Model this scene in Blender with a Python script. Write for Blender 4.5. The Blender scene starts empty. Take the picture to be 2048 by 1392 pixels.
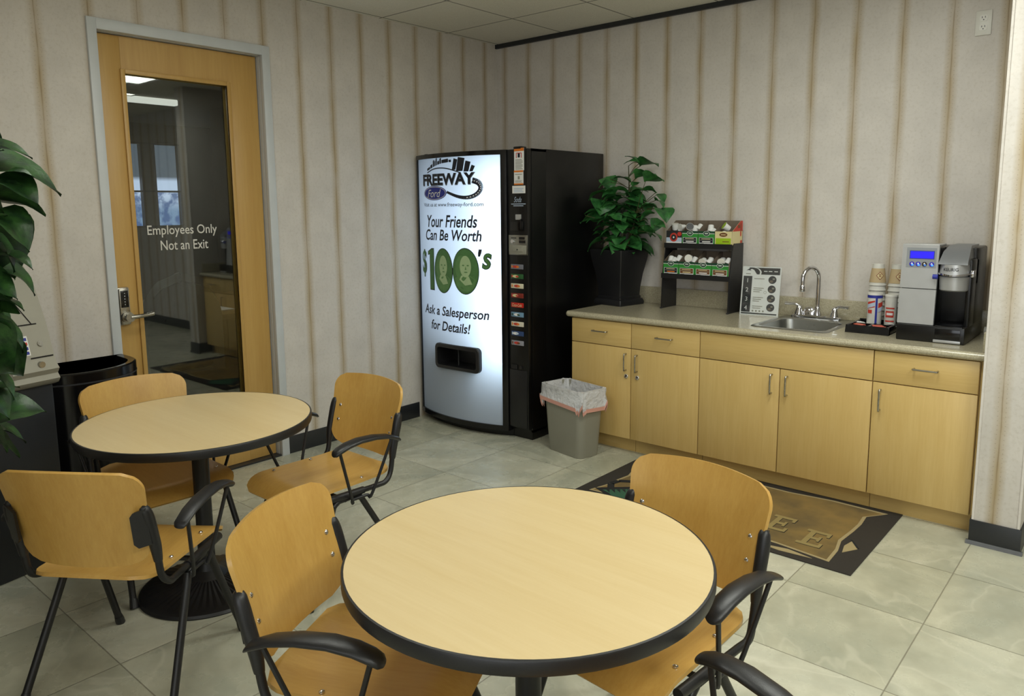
import bpy, bmesh, math, random
from math import sin, cos, pi, sqrt, radians
from mathutils import Vector, Matrix
random.seed(7)
scene = bpy.context.scene
COL = scene.collection

# ---------------------------------------------------------------- camera, world, light, exposure
def srgb(h):
    h = h.lstrip('#')
    v = [int(h[i:i + 2], 16) / 255 for i in (0, 2, 4)]
    return tuple(c / 12.92 if c <= .04045 else ((c + .055) / 1.055) ** 2.4 for c in v)

cam_d = bpy.data.cameras.new('camera')
cam = bpy.data.objects.new('camera', cam_d)
COL.objects.link(cam)
scene.camera = cam
cam_d.sensor_fit = 'HORIZONTAL'
cam_d.sensor_width = 36
cam_d.lens = 1512.3 * 36 / 2048
cam_d.shift_x = -1.7 / 2048
cam_d.shift_y = -69.9 / 2048
cam_d.clip_start = .05
cam_d.clip_end = 60
yaw, pit, rol = .713795, .140164, -.008545
F = Vector((-sin(yaw) * cos(pit), cos(yaw) * cos(pit), -sin(pit)))
R0 = Vector((cos(yaw), sin(yaw), 0)); U0 = R0.cross(F)
R = R0 * cos(rol) + U0 * sin(rol); U = U0 * cos(rol) - R0 * sin(rol)
cam.matrix_world = Matrix(((R.x, U.x, -F.x, 4.31569), (R.y, U.y, -F.y, -4.80648), (R.z, U.z, -F.z, 1.61912), (0, 0, 0, 1)))

world = bpy.data.worlds.new('world')
scene.world = world
world.use_nodes = True
wb = world.node_tree.nodes['Background']
wb.inputs[0].default_value = (.6, .75, 1, 1)
wb.inputs[1].default_value = .25
vs = scene.view_settings
scene.display_settings.display_device = 'sRGB'
vs.view_transform = 'Standard'; vs.look = 'None'; vs.gamma = 1; vs.use_curve_mapping = False
vs.exposure = 0
scene.cycles.use_denoising = True
scene.cycles.max_bounces = 8
scene.cycles.sample_clamp_indirect = 4

ROOM_LIGHT = 31          # watts per ceiling fixture
WINDOW_FILL = 60           # watts through a window added behind the camera to brighten the room
LIGHTS = [(1.75, -3.3, .42), (3.37, -1.86, .9), (5.29, -2.5, 1.2), (5.29, -4.42, 1.1), (5.29, -6.34, .6)]
def area_light(name, loc, sx, sy, watts, color, direction=(0, 0, -1), parent=None, spread=pi):
    l = bpy.data.lights.new(name, 'AREA'); l.shape = 'RECTANGLE'; l.size = sx; l.size_y = sy
    l.energy = watts; l.color = color; l.spread = spread
    o = bpy.data.objects.new(name, l); COL.objects.link(o)
    o.rotation_euler = Vector(direction).to_track_quat('-Z', 'Y').to_euler()
    o.location = loc
    if parent: o.parent = parent
    return o

# ---------------------------------------------------------------- helpers
def tag(o, label=None, cat=None, group=None, kind=None):
    if label: o['label'] = label
    if cat: o['category'] = cat
    if group: o['group'] = group
    if kind: o['kind'] = kind
    return o

def thing(name, label, cat, loc=(0, 0, 0), rz=0, group=None):
    o = bpy.data.objects.new(name, None); COL.objects.link(o)
    o.empty_display_size = .05
    o.location = loc; o.rotation_euler = (0, 0, rz)
    return tag(o, label, cat, group)

def dup(o, parent=None):
    c = o.copy(); COL.objects.link(c); c.parent = parent
    for ch in [x for x in COL.objects if x.parent == o]:
        dup(ch, c)
    return c

def root_loc(o):
    v = Vector((0, 0, 0))
    while o is not None:
        v += o.location; o = o.parent
    return v

class MB:
    """collects shapes, then links them as one mesh object"""
    def __init__(s):
        s.bm = bmesh.new(); s.mi = 0; s.n = 0; s.X = Matrix.Identity(4)
    def m(s, i): s.mi = i; return s
    def _tag(s):
        for f in s.bm.faces:
            if not f.tag: f.tag = True; f.material_index = s.mi
    def _x(s, vs):
        for v in vs: v.co = s.X @ v.co
    def box(s, x0, y0, z0, x1, y1, z1, bev=0, seg=2):
        t = bmesh.new()
        bmesh.ops.create_cube(t, size=1, matrix=Matrix.Translation(((x0 + x1) / 2, (y0 + y1) / 2, (z0 + z1) / 2)) @ Matrix.Diagonal((abs(x1 - x0), abs(y1 - y0), abs(z1 - z0), 1)))
        if bev: bmesh.ops.bevel(t, geom=t.edges[:], offset=bev, segments=seg, profile=.5, affect='EDGES')
        return s.add(t)
    def add(s, t):
        vm = {v: s.bm.verts.new(s.X @ v.co) for v in t.verts}
        for f in t.faces:
            try: s.bm.faces.new([vm[v] for v in f.verts])
            except ValueError: pass
        t.free(); s._tag(); return s
    def poly(s, vs, faces):
        V = [s.bm.verts.new(s.X @ Vector(v)) for v in vs]
        for f in faces:
            try: s.bm.faces.new([V[i] for i in f])
            except ValueError: pass
        s._tag(); return s
    def prism(s, outline, z0, z1, axis='z'):
        n = len(outline)
        def P(u, v, w): return {'z': (u, v, w), 'y': (u, w, v), 'x': (w, u, v)}[axis]
        vs = [P(u, v, z0) for u, v in outline] + [P(u, v, z1) for u, v in outline]
        return s.poly(vs, [tuple(range(n))[::-1], tuple(range(n, 2 * n))] + [(i, (i + 1) % n, n + (i + 1) % n, n + i) for i in range(n)])
    def loft(s, rings, cap=True, close=True):
        n = len(rings[0]); vs = [p for r in rings for p in r]; fs = []
        for k in range(len(rings) - 1):
            for i in range(n if close else n - 1):
                j = (i + 1) % n
                fs.append((k * n + i, k * n + j, (k + 1) * n + j, (k + 1) * n + i))
        if cap: fs += [tuple(range(n))[::-1], tuple(range((len(rings) - 1) * n, len(rings) * n))]
        return s.poly(vs, fs)
    def lathe(s, prof, seg=32, c=(0, 0, 0), cap=True):
        rings = [[(c[0] + r * cos(2 * pi * i / seg), c[1] + r * sin(2 * pi * i / seg), c[2] + z) for i in range(seg)] for r, z in prof]
        return s.loft(rings, cap)
    def tube(s, pts, r, seg=10, smooth=0, cap=True, flat=1):
        P = [Vector(p) for p in pts]
        rad = r if isinstance(r, (list, tuple)) else [r] * len(P)
        if smooth:
            Q, RR = [], []
            for i in range(len(P) - 1):
                p0, p1, p2, p3 = P[max(i - 1, 0)], P[i], P[i + 1], P[min(i + 2, len(P) - 1)]
                for k in range(smooth):
                    t = k / smooth
                    Q.append(.5 * ((2 * p1) + (p2 - p0) * t + (2 * p0 - 5 * p1 + 4 * p2 - p3) * t * t + (3 * p1 - p0 - 3 * p2 + p3) * t ** 3))
                    RR.append(rad[i] + (rad[i + 1] - rad[i]) * t)
            Q.append(P[-1]); RR.append(rad[-1]); P, rad = Q, RR
        rings = []; up = None
        for i, p in enumerate(P):
            d = (P[min(i + 1, len(P) - 1)] - P[max(i - 1, 0)]).normalized()
            if up is None: up = Vector((0, 0, 1)) if abs(d.z) < .9 else Vector((1, 0, 0))
            a = d.cross(up)
            if a.length < 1e-6: a = d.orthogonal()
            a.normalize(); b = a.cross(d).normalized(); up = b
            rings.append([tuple(p + a * (cos(2 * pi * k / seg) * rad[i]) + b * (sin(2 * pi * k / seg) * rad[i] * flat)) for k in range(seg)])
        return s.loft(rings, cap)
    def sphere(s, c, r, seg=16, rings=8, sc=(1, 1, 1)):
        t = bmesh.new(); bmesh.ops.create_uvsphere(t, u_segments=seg, v_segments=rings, radius=r, matrix=Matrix.Translation(c) @ Matrix.Diagonal((*sc, 1)))
        return s.add(t)
    def plate(s, fn, nu, nv, th):
        """a curved sheet: fn(u,v) in -1..1 gives a point; th thick"""
        g = [[Vector(fn(-1 + 2 * i / nu, -1 + 2 * j / nv)) for i in range(nu + 1)] for j in range(nv + 1)]
        def nrm(i, j):
            a = g[j][min(i + 1, nu)] - g[j][max(i - 1, 0)]; b = g[min(j + 1, nv)][i] - g[max(j - 1, 0)][i]
            n = a.cross(b); return n.normalized() if n.length > 1e-12 else Vector((0, 0, 1))
        N = [[nrm(i, j) for i in range(nu + 1)] for j in range(nv + 1)]
        W = nu + 1; K = W * (nv + 1)
        vs = [tuple(g[j][i] + N[j][i] * th / 2) for j in range(nv + 1) for i in range(W)] + [tuple(g[j][i] - N[j][i] * th / 2) for j in range(nv + 1) for i in range(W)]
        fs = []
        for j in range(nv):
            for i in range(nu):
                a = j * W + i; fs.append((a, a + 1, a + W + 1, a + W)); fs.append((K + a, K + a + W, K + a + W + 1, K + a + 1))
        rim = [i for i in range(W)] + [j * W + nu for j in range(1, nv + 1)] + [nv * W + i for i in range(nu - 1, -1, -1)] + [j * W for j in range(nv - 1, 0, -1)]
        for k in range(len(rim)):
            a, b = rim[k], rim[(k + 1) % len(rim)]; fs.append((a, K + a, K + b, b))
        return s.poly(vs, fs)
    def build(s, name, mats, parent=None, world=True, ang=35, recalc=True):
        bm = s.bm
        bmesh.ops.remove_doubles(bm, verts=bm.verts[:], dist=1e-6)
        if recalc: bmesh.ops.recalc_face_normals(bm, faces=bm.faces[:])
        if parent is not None and world:
            bmesh.ops.translate(bm, vec=-root_loc(parent), verts=bm.verts[:])
        me = bpy.data.meshes.new(name); bm.to_mesh(me); bm.free()
        for m in (mats if isinstance(mats, (list, tuple)) else [mats]): me.materials.append(m)
        me.polygons.foreach_set('use_smooth', [True] * len(me.polygons))
        me.set_sharp_from_angle(angle=radians(ang))
        o = bpy.data.objects.new(name, me); COL.objects.link(o)
        if parent is not None: o.parent = parent
        return o

def centre(o):
    """put a one-mesh thing's origin at its base"""
    me = o.data; xs = [v.co for v in me.vertices]
    c = Vector(((min(v.x for v in xs) + max(v.x for v in xs)) / 2, (min(v.y for v in xs) + max(v.y for v in xs)) / 2, min(v.z for v in xs)))
    me.transform(Matrix.Translation(-c)); o.location += c
    return o

def text_bm(body, w=None, h=None, bold=0, shear=0, lines=1.0):
    cu = bpy.data.curves.new('lettering', 'FONT'); cu.body = body; cu.size = 1; cu.align_x = 'CENTER'; cu.shear = shear
    cu.offset = bold; cu.fill_mode = 'FRONT'; cu.resolution_u = 3; cu.space_line = lines
    ob = bpy.data.objects.new('lettering', cu)
    COL.objects.link(ob)
    me = bpy.data.meshes.new_from_object(ob.evaluated_get(bpy.context.evaluated_depsgraph_get()))
    bpy.data.objects.remove(ob); bpy.data.curves.remove(cu)
    t = bmesh.new(); t.from_mesh(me); bpy.data.meshes.remove(me)
    xs = [v.co.x for v in t.verts]; ys = [v.co.y for v in t.verts]
    x0, x1, y0, y1 = min(xs), max(xs), min(ys), max(ys)
    sx = w / (x1 - x0) if w else None; sy = h / (y1 - y0) if h else sx
    if sx is None: sx = sy
    for v in t.verts: v.co = Vector(((v.co.x - (x0 + x1) / 2) * sx, (v.co.y - (y0 + y1) / 2) * sy, 0))
    return t

def text_on(mb, body, cx, cy, cz, w=None, h=None, facing='-y', bold=0, shear=0, warp=None, lines=1.0):
    """flat lettering on a surface facing -y, +x or +z, centred on a point"""
    t = text_bm(body, w, h, bold, shear, lines)
    for v in t.verts:
        a, b = v.co.x, v.co.y
        v.co = Vector({'-y': (cx + a, cy, cz + b), '+x': (cx, cy + a, cz + b), '+z': (cx + a, cy + b, cz)}[facing])
        if warp: v.co = warp(v.co)
    mb.add(t)
    return mb

# ---------------------------------------------------------------- materials
class NT:
    def __init__(s, name):
        s.mat = bpy.data.materials.new(name); s.mat.use_nodes = True
        s.t = s.mat.node_tree; s.b = s.t.nodes['Principled BSDF']; s.out = s.t.nodes['Material Output']
        tc = s.t.nodes.new('ShaderNodeTexCoord'); s.P = tc.outputs['Object']; s.G = tc.outputs['Generated']
    def n(s, typ, ins=None, **kw):
        nd = s.t.nodes.new('ShaderNode' + typ)
        for k, v in kw.items(): setattr(nd, k, v)
        for k, v in (ins or {}).items(): s.set(nd.inputs[k], v)
        return nd
    def set(s, inp, v):
        if hasattr(v, 'is_output') or hasattr(v, 'links'): s.t.links.new(v, inp)
        else: inp.default_value = v
    def math(s, op, a, b=0., c=0.):
        nd = s.n('Math', {0: a, 1: b, 2: c}, operation=op); return nd.outputs[0]
    def noise(s, scale, vec=None, detail=3, rough=.55, dim='3D'):
        return s.n('TexNoise', {'Vector': vec or s.P, 'Scale': scale, 'Detail': detail, 'Roughness': rough}).outputs['Fac']
    def mapv(s, sc, vec=None, loc=(0, 0, 0)):
        return s.n('Mapping', {'Vector': vec or s.P, 'Scale': sc, 'Location': loc}).outputs[0]
    def mix(s, f, a, b, blend='MIX'):
        nd = s.n('Mix', data_type='RGBA', blend_type=blend)
        s.set(nd.inputs[0], f); s.set(nd.inputs[6], a if not isinstance(a, tuple) else (*a[:3], 1)); s.set(nd.inputs[7], b if not isinstance(b, tuple) else (*b[:3], 1))
        return nd.outputs[2]
    def ramp(s, f, lo, hi, a=0., b=1.):
        return s.n('MapRange', {0: f, 1: lo, 2: hi, 3: a, 4: b}).outputs[0]
    def sep(s, vec=None):
        return s.n('SeparateXYZ', {0: vec or s.P}).outputs
    def base(s, c): s.set(s.b.inputs['Base Color'], c if not isinstance(c, tuple) else (*c[:3], 1)); return s
    def rough(s, v): s.set(s.b.inputs['Roughness'], v); return s
    def bump(s, h, strength=.2, dist=.01):
        s.set(s.b.inputs['Normal'], s.n('Bump', {'Height': h, 'Strength': strength, 'Distance': dist}).outputs[0]); return s

def pm(name, c, rough=.5, metal=0, var=.06, scale=12, bump=0, bscale=200, spec=.5, coat=0, trans=0, emit=None, es=0):
    """a plain procedural material: colour broken up by noise, optional grain bump"""
    c = srgb(c) if isinstance(c, str) else c
    k = NT(name)
    f = k.noise(scale)
    k.base(k.mix(f, tuple(x * (1 - var) for x in c), tuple(min(1, x * (1 + var)) for x in c))).rough(k.ramp(k.noise(scale * 2), .2, .8, max(0, rough - .04), rough + .04))
    k.b.inputs['Metallic'].default_value = metal
    k.b.inputs['Specular IOR Level'].default_value = spec
    k.b.inputs['Coat Weight'].default_value = coat
    k.b.inputs['Transmission Weight'].default_value = trans
    if emit: k.b.inputs['Emission Color'].default_value = (*(srgb(emit) if isinstance(emit, str) else emit), 1); k.b.inputs['Emission Strength'].default_value = es
    if bump: k.bump(k.noise(bscale), bump, .002)
    return k.mat

def wood(name, a, b, rough=.35, axis='z', scale=1.0, dark=.5, coat=.15):
    k = NT(name)
    sc = {'z': (9, 9, .55), 'x': (.55, 9, 9), 'y': (9, .55, 9)}[axis]
    v = k.mapv(tuple(x * scale for x in sc))
    rnd = k.n('ObjectInfo').outputs['Random']
    v2 = k.n('VectorMath', {0: v, 1: k.n('CombineXYZ', {0: k.math('MULTIPLY', rnd, 37.), 1: k.math('MULTIPLY', rnd, 11.), 2: 0.}).outputs[0]}, operation='ADD').outputs[0]
    big = k.noise(1.2, v2, 2); fine = k.noise(9, v2, 4, .65)
    f = k.math('ADD', k.math('MULTIPLY', big, .55), k.math('MULTIPLY', fine, .45))
    c = k.mix(k.ramp(f, .3, .7), srgb(a), srgb(b))
    k.base(c).rough(rough); k.b.inputs['Coat Weight'].default_value = coat; k.b.inputs['Coat Roughness'].default_value = .25
    return k.mat

def wallpaper(name, axis, offset, period=.25, base='#d6d0c9'):
    k = NT(name)
    s = k.sep(); u0 = s['X'] if axis == 'x' else s['Y']; z = s['Z']
    wob = k.math('MULTIPLY', k.math('SUBTRACT', k.noise(1.6, k.mapv((.3, .3, 1.4)), 3), .5), .022)
    u = k.math('DIVIDE', k.math('SUBTRACT', k.math('ADD', u0, wob), offset), period)
    d = k.math('MULTIPLY', k.math('ABSOLUTE', k.math('SUBTRACT', u, k.math('ROUND', u))), period)     # metres from the seam
    mott = k.noise(5, None, 5, .6); fleck = k.noise(60, None, 3, .7)
    col = k.mix(k.ramp(mott, .3, .7), srgb(base), tuple(x * .88 for x in srgb(base)))
    col = k.mix(k.math('MULTIPLY', k.ramp(fleck, .5, .75), .25), col, srgb('#a0937f'))
    stain = k.math('MULTIPLY', k.ramp(d, .0, .04, 1, 0), k.ramp(k.noise(6, k.mapv((1, 1, .35))), .25, .65, .3, .95))
    col = k.mix(stain, col, srgb('#a8936c'))
    line = k.math('MULTIPLY', k.ramp(d, .0012, .0036, 1, 0), k.ramp(k.noise(11, k.mapv((1, 1, .6))), .3, .6, .1, .55))
    col = k.mix(line, col, srgb('#806a50'))
    zz = k.math('DIVIDE', z, .022); dz = k.math('MULTIPLY', k.math('ABSOLUTE', k.math('SUBTRACT', zz, k.math('ROUND', zz))), .022)
    dd = k.math('SUBTRACT', d, .016); r = k.math('SQRT', k.math('ADD', k.math('MULTIPLY', dd, dd), k.math('MULTIPLY', dz, dz)))
    col = k.mix(k.math('MULTIPLY', k.ramp(r, .001, .003, 1, 0), .38), col, srgb('#75664f'))
    k.base(col).rough(.75); k.bump(k.noise(140), .12, .002)
    return k.mat

def tile_floor(name):
    k = NT(name); s = k.sep(); T = .533
    ux = k.math('DIVIDE', k.math('SUBTRACT', s['X'], 1.0557), T); uy = k.math('DIVIDE', k.math('SUBTRACT', s['Y'], -1.1686), T)
    ix = k.math('FLOOR', ux); iy = k.math('FLOOR', uy)
    fx = k.math('ABSOLUTE', k.math('SUBTRACT', ux, k.math('ROUND', ux))); fy = k.math('ABSOLUTE', k.math('SUBTRACT', uy, k.math('ROUND', uy)))
    d = k.math('MULTIPLY', k.math('MINIMUM', fx, fy), T)
    rnd = k.n('TexWhiteNoise', {'Vector': k.n('CombineXYZ', {0: ix, 1: iy, 2: 3.}).outputs[0]}, noise_dimensions='3D')
    off = k.n('VectorMath', {0: rnd.outputs['Color'], 1: (20, 20, 20)}, operation='MULTIPLY').outputs[0]
    v = k.n('VectorMath', {0: k.P, 1: off}, operation='ADD').outputs[0]
    v = k.n('VectorRotate', {'Vector': v, 'Angle': k.math('MULTIPLY', rnd.outputs['Value'], 6.28)}, rotation_type='Z_AXIS').outputs[0]
    dist = k.n('VectorMath', {0: k.n('TexNoise', {'Vector': v, 'Scale': 3., 'Detail': 3.}).outputs['Color'], 1: (.5, .5, .5)}, operation='MULTIPLY').outputs[0]
    vw = k.n('VectorMath', {0: k.mapv((1, 2.6, 1), v), 1: dist}, operation='ADD').outputs[0]
    big = k.noise(1.6, vw, 4, .5); fine = k.noise(9, v, 5, .6)
    col = k.mix(k.ramp(big, .36, .62), srgb('#a9aa9a'), srgb('#c5c3b0'))
    col = k.mix(k.ramp(fine, .45, .75, 0, .45), col, srgb('#97937f'))
    ridge = k.math('ABSOLUTE', k.math('SUBTRACT', k.noise(1.3, vw, 3, .5), .5))
    col = k.mix(k.ramp(ridge, .004, .02, .35, 0), col, srgb('#d3d0bf'))
    col = k.mix(1.0, col, k.n('CombineColor', {0: k.ramp(rnd.outputs['Value'], 0, 1, .9, 1.06), 1: k.ramp(rnd.outputs['Value'], 0, 1, .9, 1.06), 2: k.ramp(k.sep(rnd.outputs['Color'])['X'], 0, 1, .86, 1.06)}).outputs[0], 'MULTIPLY')
    g = k.ramp(d, .0012, .0032, 1, 0)
    col = k.mix(k.math('MULTIPLY', g, .75), col, srgb('#6f6a5c'))
    k.base(col).rough(k.ramp(fine, .3, .7, .22, .38))
    k.bump(k.math('SUBTRACT', k.math('MULTIPLY', fine, .12), g), .25, .003)
    return k.mat

def ceiling_tiles(name):
    k = NT(name); s = k.sep(); T = .642
    fx = k.math('DIVIDE', k.math('SUBTRACT', s['X'], .035), T); fy = k.math('DIVIDE', k.math('SUBTRACT', s['Y'], -.585), T)
    fx = k.math('ABSOLUTE', k.math('SUBTRACT', fx, k.math('ROUND', fx))); fy = k.math('ABSOLUTE', k.math('SUBTRACT', fy, k.math('ROUND', fy)))
    d = k.math('MULTIPLY', k.math('MINIMUM', fx, fy), T)
    col = k.mix(k.ramp(k.noise(180, None, 2), .35, .7), srgb('#e6e3d8'), srgb('#d8d5ca'))
    col = k.mix(k.ramp(d, .004, .0075, .85, 0), col, srgb('#5f5d55'))
    k.base(col).rough(.9); k.bump(k.noise(220), .3, .003)
    return k.mat

def stone(name):
    k = NT(name)
    v = k.n('TexVoronoi', {'Vector': k.P, 'Scale': 330.})
    col = k.mix(k.ramp(k.sep(v.outputs['Color'])['X'], .15, .95), srgb('#a09880'), srgb('#bdb59c'))
    col = k.mix(k.ramp(k.noise(420, None, 2), .62, .72, 0, .4), col, srgb('#6d6756'))
    k.base(col).rough(.22); k.b.inputs['Coat Weight'].default_value = .2
    return k.mat

M = {}
M['floor'] = tile_floor('stone_tile'); M['ceil'] = ceiling_tiles('ceiling_tile')
M['paper_l'] = wallpaper('wallpaper_y', 'y', -.149); M['paper_b'] = wallpaper('wallpaper_x', 'x', .085); M['paper_p'] = wallpaper('wallpaper_wing', 'x', 3.80, .25)
M['stone'] = stone('speckled_counter')
M['maple'] = wood('maple_laminate', '#c3a260', '#d3b677', .42, 'z', 1., coat=.1)
M['maple_x'] = wood('maple_laminate_x', '#c3a260', '#d3b677', .42, 'x', 1., coat=.1)
M['beech'] = wood('beech_ply', '#b98d43', '#cca357', .33, 'z', 1.4, coat=.25)
M['beech_y'] = wood('beech_seat', '#b98d43', '#cca357', .33, 'y', 1.4, coat=.25)
M['door'] = wood('door_maple', '#b58d4b', '#c6a05c', .4, 'z', .8, coat=.1)
M['top'] = wood('pale_laminate', '#d1b886', '#dcc698', .36, 'x', .8, coat=.12)
M['black'] = pm('black_plastic', '#1b1b1d', .38, bump=.15, bscale=600)
M['blackm'] = pm('black_tube', '#141416', .42, var=.1)
M['blackg'] = pm('black_gloss', '#0e0e10', .16, spec=.5)
M['machine'] = pm('black_steel', '#0a0a0b', .32, var=.15)
M['vinyl'] = pm('dark_vinyl', '#25272a', .4)
M['alu'] = pm('grey_aluminium', '#a3a5a6', .4, .35)
M['trimw'] = pm('painted_frame', '#c6cacd', .38)
M['chrome'] = pm('chrome', '#d8d8dc', .08, 1)
M['nickel'] = pm('satin_nickel', '#aaa79f', .28, 1)
M['steel'] = pm('brushed_steel', '#a9aaa6', .3, 1, scale=30)
M['white'] = pm('white_plastic', '#d9d7cf', .4)
M['paperw'] = pm('white_paper', '#e8e8e6', .6)
M['grey'] = pm('grey_plastic', '#8f8d80', .45, var=.03)
M['ink'] = pm('black_ink', '#121624', .5)
M['navy'] = pm('navy_ink', '#252f92', .5)
M['green'] = pm('green_card', '#2f8a35', .5)
M['dgreen'] = pm('dark_green_card', '#15412c', .5)
M['cream'] = pm('cream_card', '#dccf9c', .55)
M['lime'] = pm('lime_card', '#9cc017', .5)
M['red'] = pm('red_card', '#c23a2c', .5)
M['orange'] = pm('orange_ink', '#dd7a22', .5)
M['kraft'] = pm('kraft_card', '#76695a', .7)
M['brown'] = pm('brown_ink', '#6d4420', .55)
M['lblue'] = pm('pale_blue_card', '#b3c3d8', .5)
M['char'] = pm('charcoal', '#2c2d30', .45)
M['silver'] = pm('silver_plastic', '#b9babb', .33, .5)
def bx(*a, bev=0, seg=2): return MB().box(*a, bev=bev, seg=seg)
PL1 = [(1.489, -0.199, 1.903, 1.403, -0.241, 1.957, 0.5), (1.519, -0.256, 1.908, 1.425, -0.287, 1.901, 0.6), (1.463, -0.124, 1.894, 1.635, -0.177, 1.877, 0.55), (1.552, -0.292, 1.845, 1.476, -0.305, 1.803, 0.7), (1.543, -0.309, 1.801, 1.723, -0.335, 1.803, 0.4), (1.615, -0.313, 1.777, 1.774, -0.341, 1.771, 0.8), (1.204, -0.177, 1.816, 1.271, -0.194, 1.711, 1.0), (1.407, -0.171, 1.781, 1.281, -0.207, 1.806, 0.5), (1.344, -0.315, 1.776, 1.26, -0.348, 1.741, 0.8), (1.311, -0.263, 1.708, 1.132, -0.288, 1.657, 0.8), (1.217, -0.258, 1.656, 1.236, -0.299, 1.548, 1.5), (1.641, -0.223, 1.702, 1.534, -0.233, 1.717, 0.8), (1.638, -0.2, 1.6, 1.527, -0.247, 1.599, 1.0), (1.651, -0.253, 1.563, 1.552, -0.266, 1.517, 0.7), (1.697, -0.235, 1.594, 1.766, -0.291, 1.497, 1.0), (1.583, -0.105, 1.691, 1.662, -0.146, 1.627, 0.7), (1.135, -0.151, 1.506, 1.133, -0.392, 1.493, 0.5), (1.287, -0.237, 1.542, 1.246, -0.242, 1.476, 1.0), (1.414, -0.176, 1.584, 1.307, -0.21, 1.591, 0.6), (1.403, -0.24, 1.532, 1.532, -0.254, 1.505, 0.5), (1.659, -0.231, 1.528, 1.646, -0.259, 1.432, 0.8), (1.455, -0.261, 1.688, 1.329, -0.278, 1.729, 0.7), (1.273, -0.219, 1.522, 1.412, -0.271, 1.429, 0.6), (1.421, -0.191, 1.34, 1.367, -0.208, 1.262, 0.9), (1.311, -0.259, 1.47, 1.176, -0.286, 1.44, 0.5), (1.685, -0.275, 1.483, 1.762, -0.287, 1.465, 0.6), (1.191, -0.207, 1.367, 1.136, -0.302, 1.288, 0.6), (1.325, -0.214, 1.375, 1.205, -0.235, 1.341, 0.6), (1.487, -0.164, 1.662, 1.422, -0.209, 1.602, 0.8), (1.448, -0.168, 1.671, 1.554, -0.209, 1.73, 0.7), (1.576, -0.238, 1.438, 1.723, -0.278, 1.378, 0.6), (1.655, -0.245, 1.651, 1.736, -0.28, 1.596, 0.6), (1.313, -0.248, 1.629, 1.24, -0.275, 1.585, 0.9), (1.415, -0.306, 1.516, 1.32, -0.321, 1.55, 0.6), (1.34, -0.106, 1.466, 1.275, -0.12, 1.365, 0.7), (1.493, -0.168, 1.469, 1.598, -0.207, 1.394, 0.7), (1.34, -0.161, 1.673, 1.295, -0.189, 1.629, 0.7), (1.543, -0.189, 1.635, 1.567, -0.193, 1.549, 0.8), (1.511, -0.304, 1.747, 1.578, -0.316, 1.77, 0.6), (1.485, -0.287, 1.429, 1.571, -0.293, 1.362, 0.7), (1.133, -0.332, 1.55, 1.131, -0.345, 1.564, 0.3), (1.243, -0.279, 1.567, 1.13, -0.336, 1.561, 0.5)]
PL2 = [(1.564, -4.091, 1.802, 1.596, -3.962, 1.779, 0.45), (1.57, -4.085, 1.745, 1.586, -3.887, 1.665, 0.5), (1.622, -4.076, 1.718, 1.673, -3.981, 1.633, 0.5), (1.574, -4.095, 1.652, 1.603, -3.942, 1.601, 0.5), (1.602, -4.099, 1.614, 1.647, -4.012, 1.49, 0.6), (1.558, -4.066, 1.482, 1.613, -3.996, 1.433, 0.4), (1.552, -4.112, 1.546, 1.574, -4.037, 1.426, 0.6), (1.533, -4.063, 1.434, 1.544, -3.977, 1.344, 0.5), (1.446, -4.043, 1.396, 1.49, -4.009, 1.284, 0.7), (1.588, -4.113, 1.348, 1.647, -4.041, 1.31, 0.5), (1.604, -4.129, 1.289, 1.637, -4.053, 1.178, 0.5), (1.422, -4.056, 1.18, 1.451, -4.006, 1.07, 0.4), (1.623, -4.166, 1.142, 1.67, -4.099, 1.042, 0.5), (1.516, -4.135, 0.967, 1.544, -3.976, 0.956, 0.45), (1.452, -4.143, 0.916, 1.463, -4.021, 0.844, 0.4), (1.418, -4.156, 0.979, 1.471, -4.065, 1.07, 0.5), (1.554, -4.145, 1.471, 1.562, -4.072, 1.576, 0.6), (1.499, -4.152, 1.803, 1.502, -4.067, 1.897, 0.6), (1.45, -4.183, 1.623, 1.494, -4.294, 1.566, 0.6), (1.556, -4.231, 1.357, 1.585, -4.358, 1.314, 0.6), (1.466, -4.221, 1.114, 1.505, -4.344, 1.065, 0.6), (1.63, -4.213, 1.722, 1.656, -4.291, 1.787, 0.6), (1.417, -4.08, 1.81, 1.42, -4.029, 1.946, 0.6), (1.42, -4.189, 1.215, 1.477, -4.111, 1.194, 0.5), (1.53, -4.122, 1.66, 1.58, -4.04, 1.544, 0.5), (1.441, -4.093, 1.591, 1.456, -4.004, 1.393, 0.5), (1.566, -4.153, 1.411, 1.62, -4.048, 1.344, 0.55), (1.482, -4.152, 1.344, 1.486, -4.045, 1.185, 0.55), (1.607, -4.175, 1.279, 1.625, -4.079, 1.119, 0.5), (1.578, -4.175, 1.199, 1.587, -4.075, 1.249, 0.5), (1.567, -4.195, 1.092, 1.617, -4.103, 0.97, 0.5), (1.575, -4.176, 1.042, 1.596, -4.059, 1.063, 0.45), (1.574, -4.208, 0.97, 1.583, -4.108, 0.859, 0.45), (1.475, -4.178, 0.896, 1.5, -4.053, 0.81, 0.4), (1.611, -4.135, 1.725, 1.62, -4.044, 1.801, 0.45), (1.611, -4.165, 1.534, 1.659, -4.063, 1.606, 0.5), (1.633, -4.194, 1.148, 1.655, -4.078, 1.194, 0.5), (1.449, -4.136, 1.435, 1.464, -4.062, 1.317, 0.6)]
CHAIR_POSES = [
    (2.858, -3.63, 25.9, 'beech armchair at the left side of the nearest table, seen from its front'),
    (3.279, -3.084, -94.2, 'beech armchair on the far side of the nearest table, standing before the mat'),
    (3.647, -3.703, 163, 'armchair at the lower right corner of which mostly a black armrest shows'),
    (1.65, -3.771, 124.8, 'beech armchair seen from behind, on the near side of the table by the door'),
    (1.558, -2.949, -89.5, 'beech armchair at the right side of the table by the door'),
    (1.011, -3.372, -2.8, 'beech armchair behind the table by the door, in front of the black bin'),
]
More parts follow.
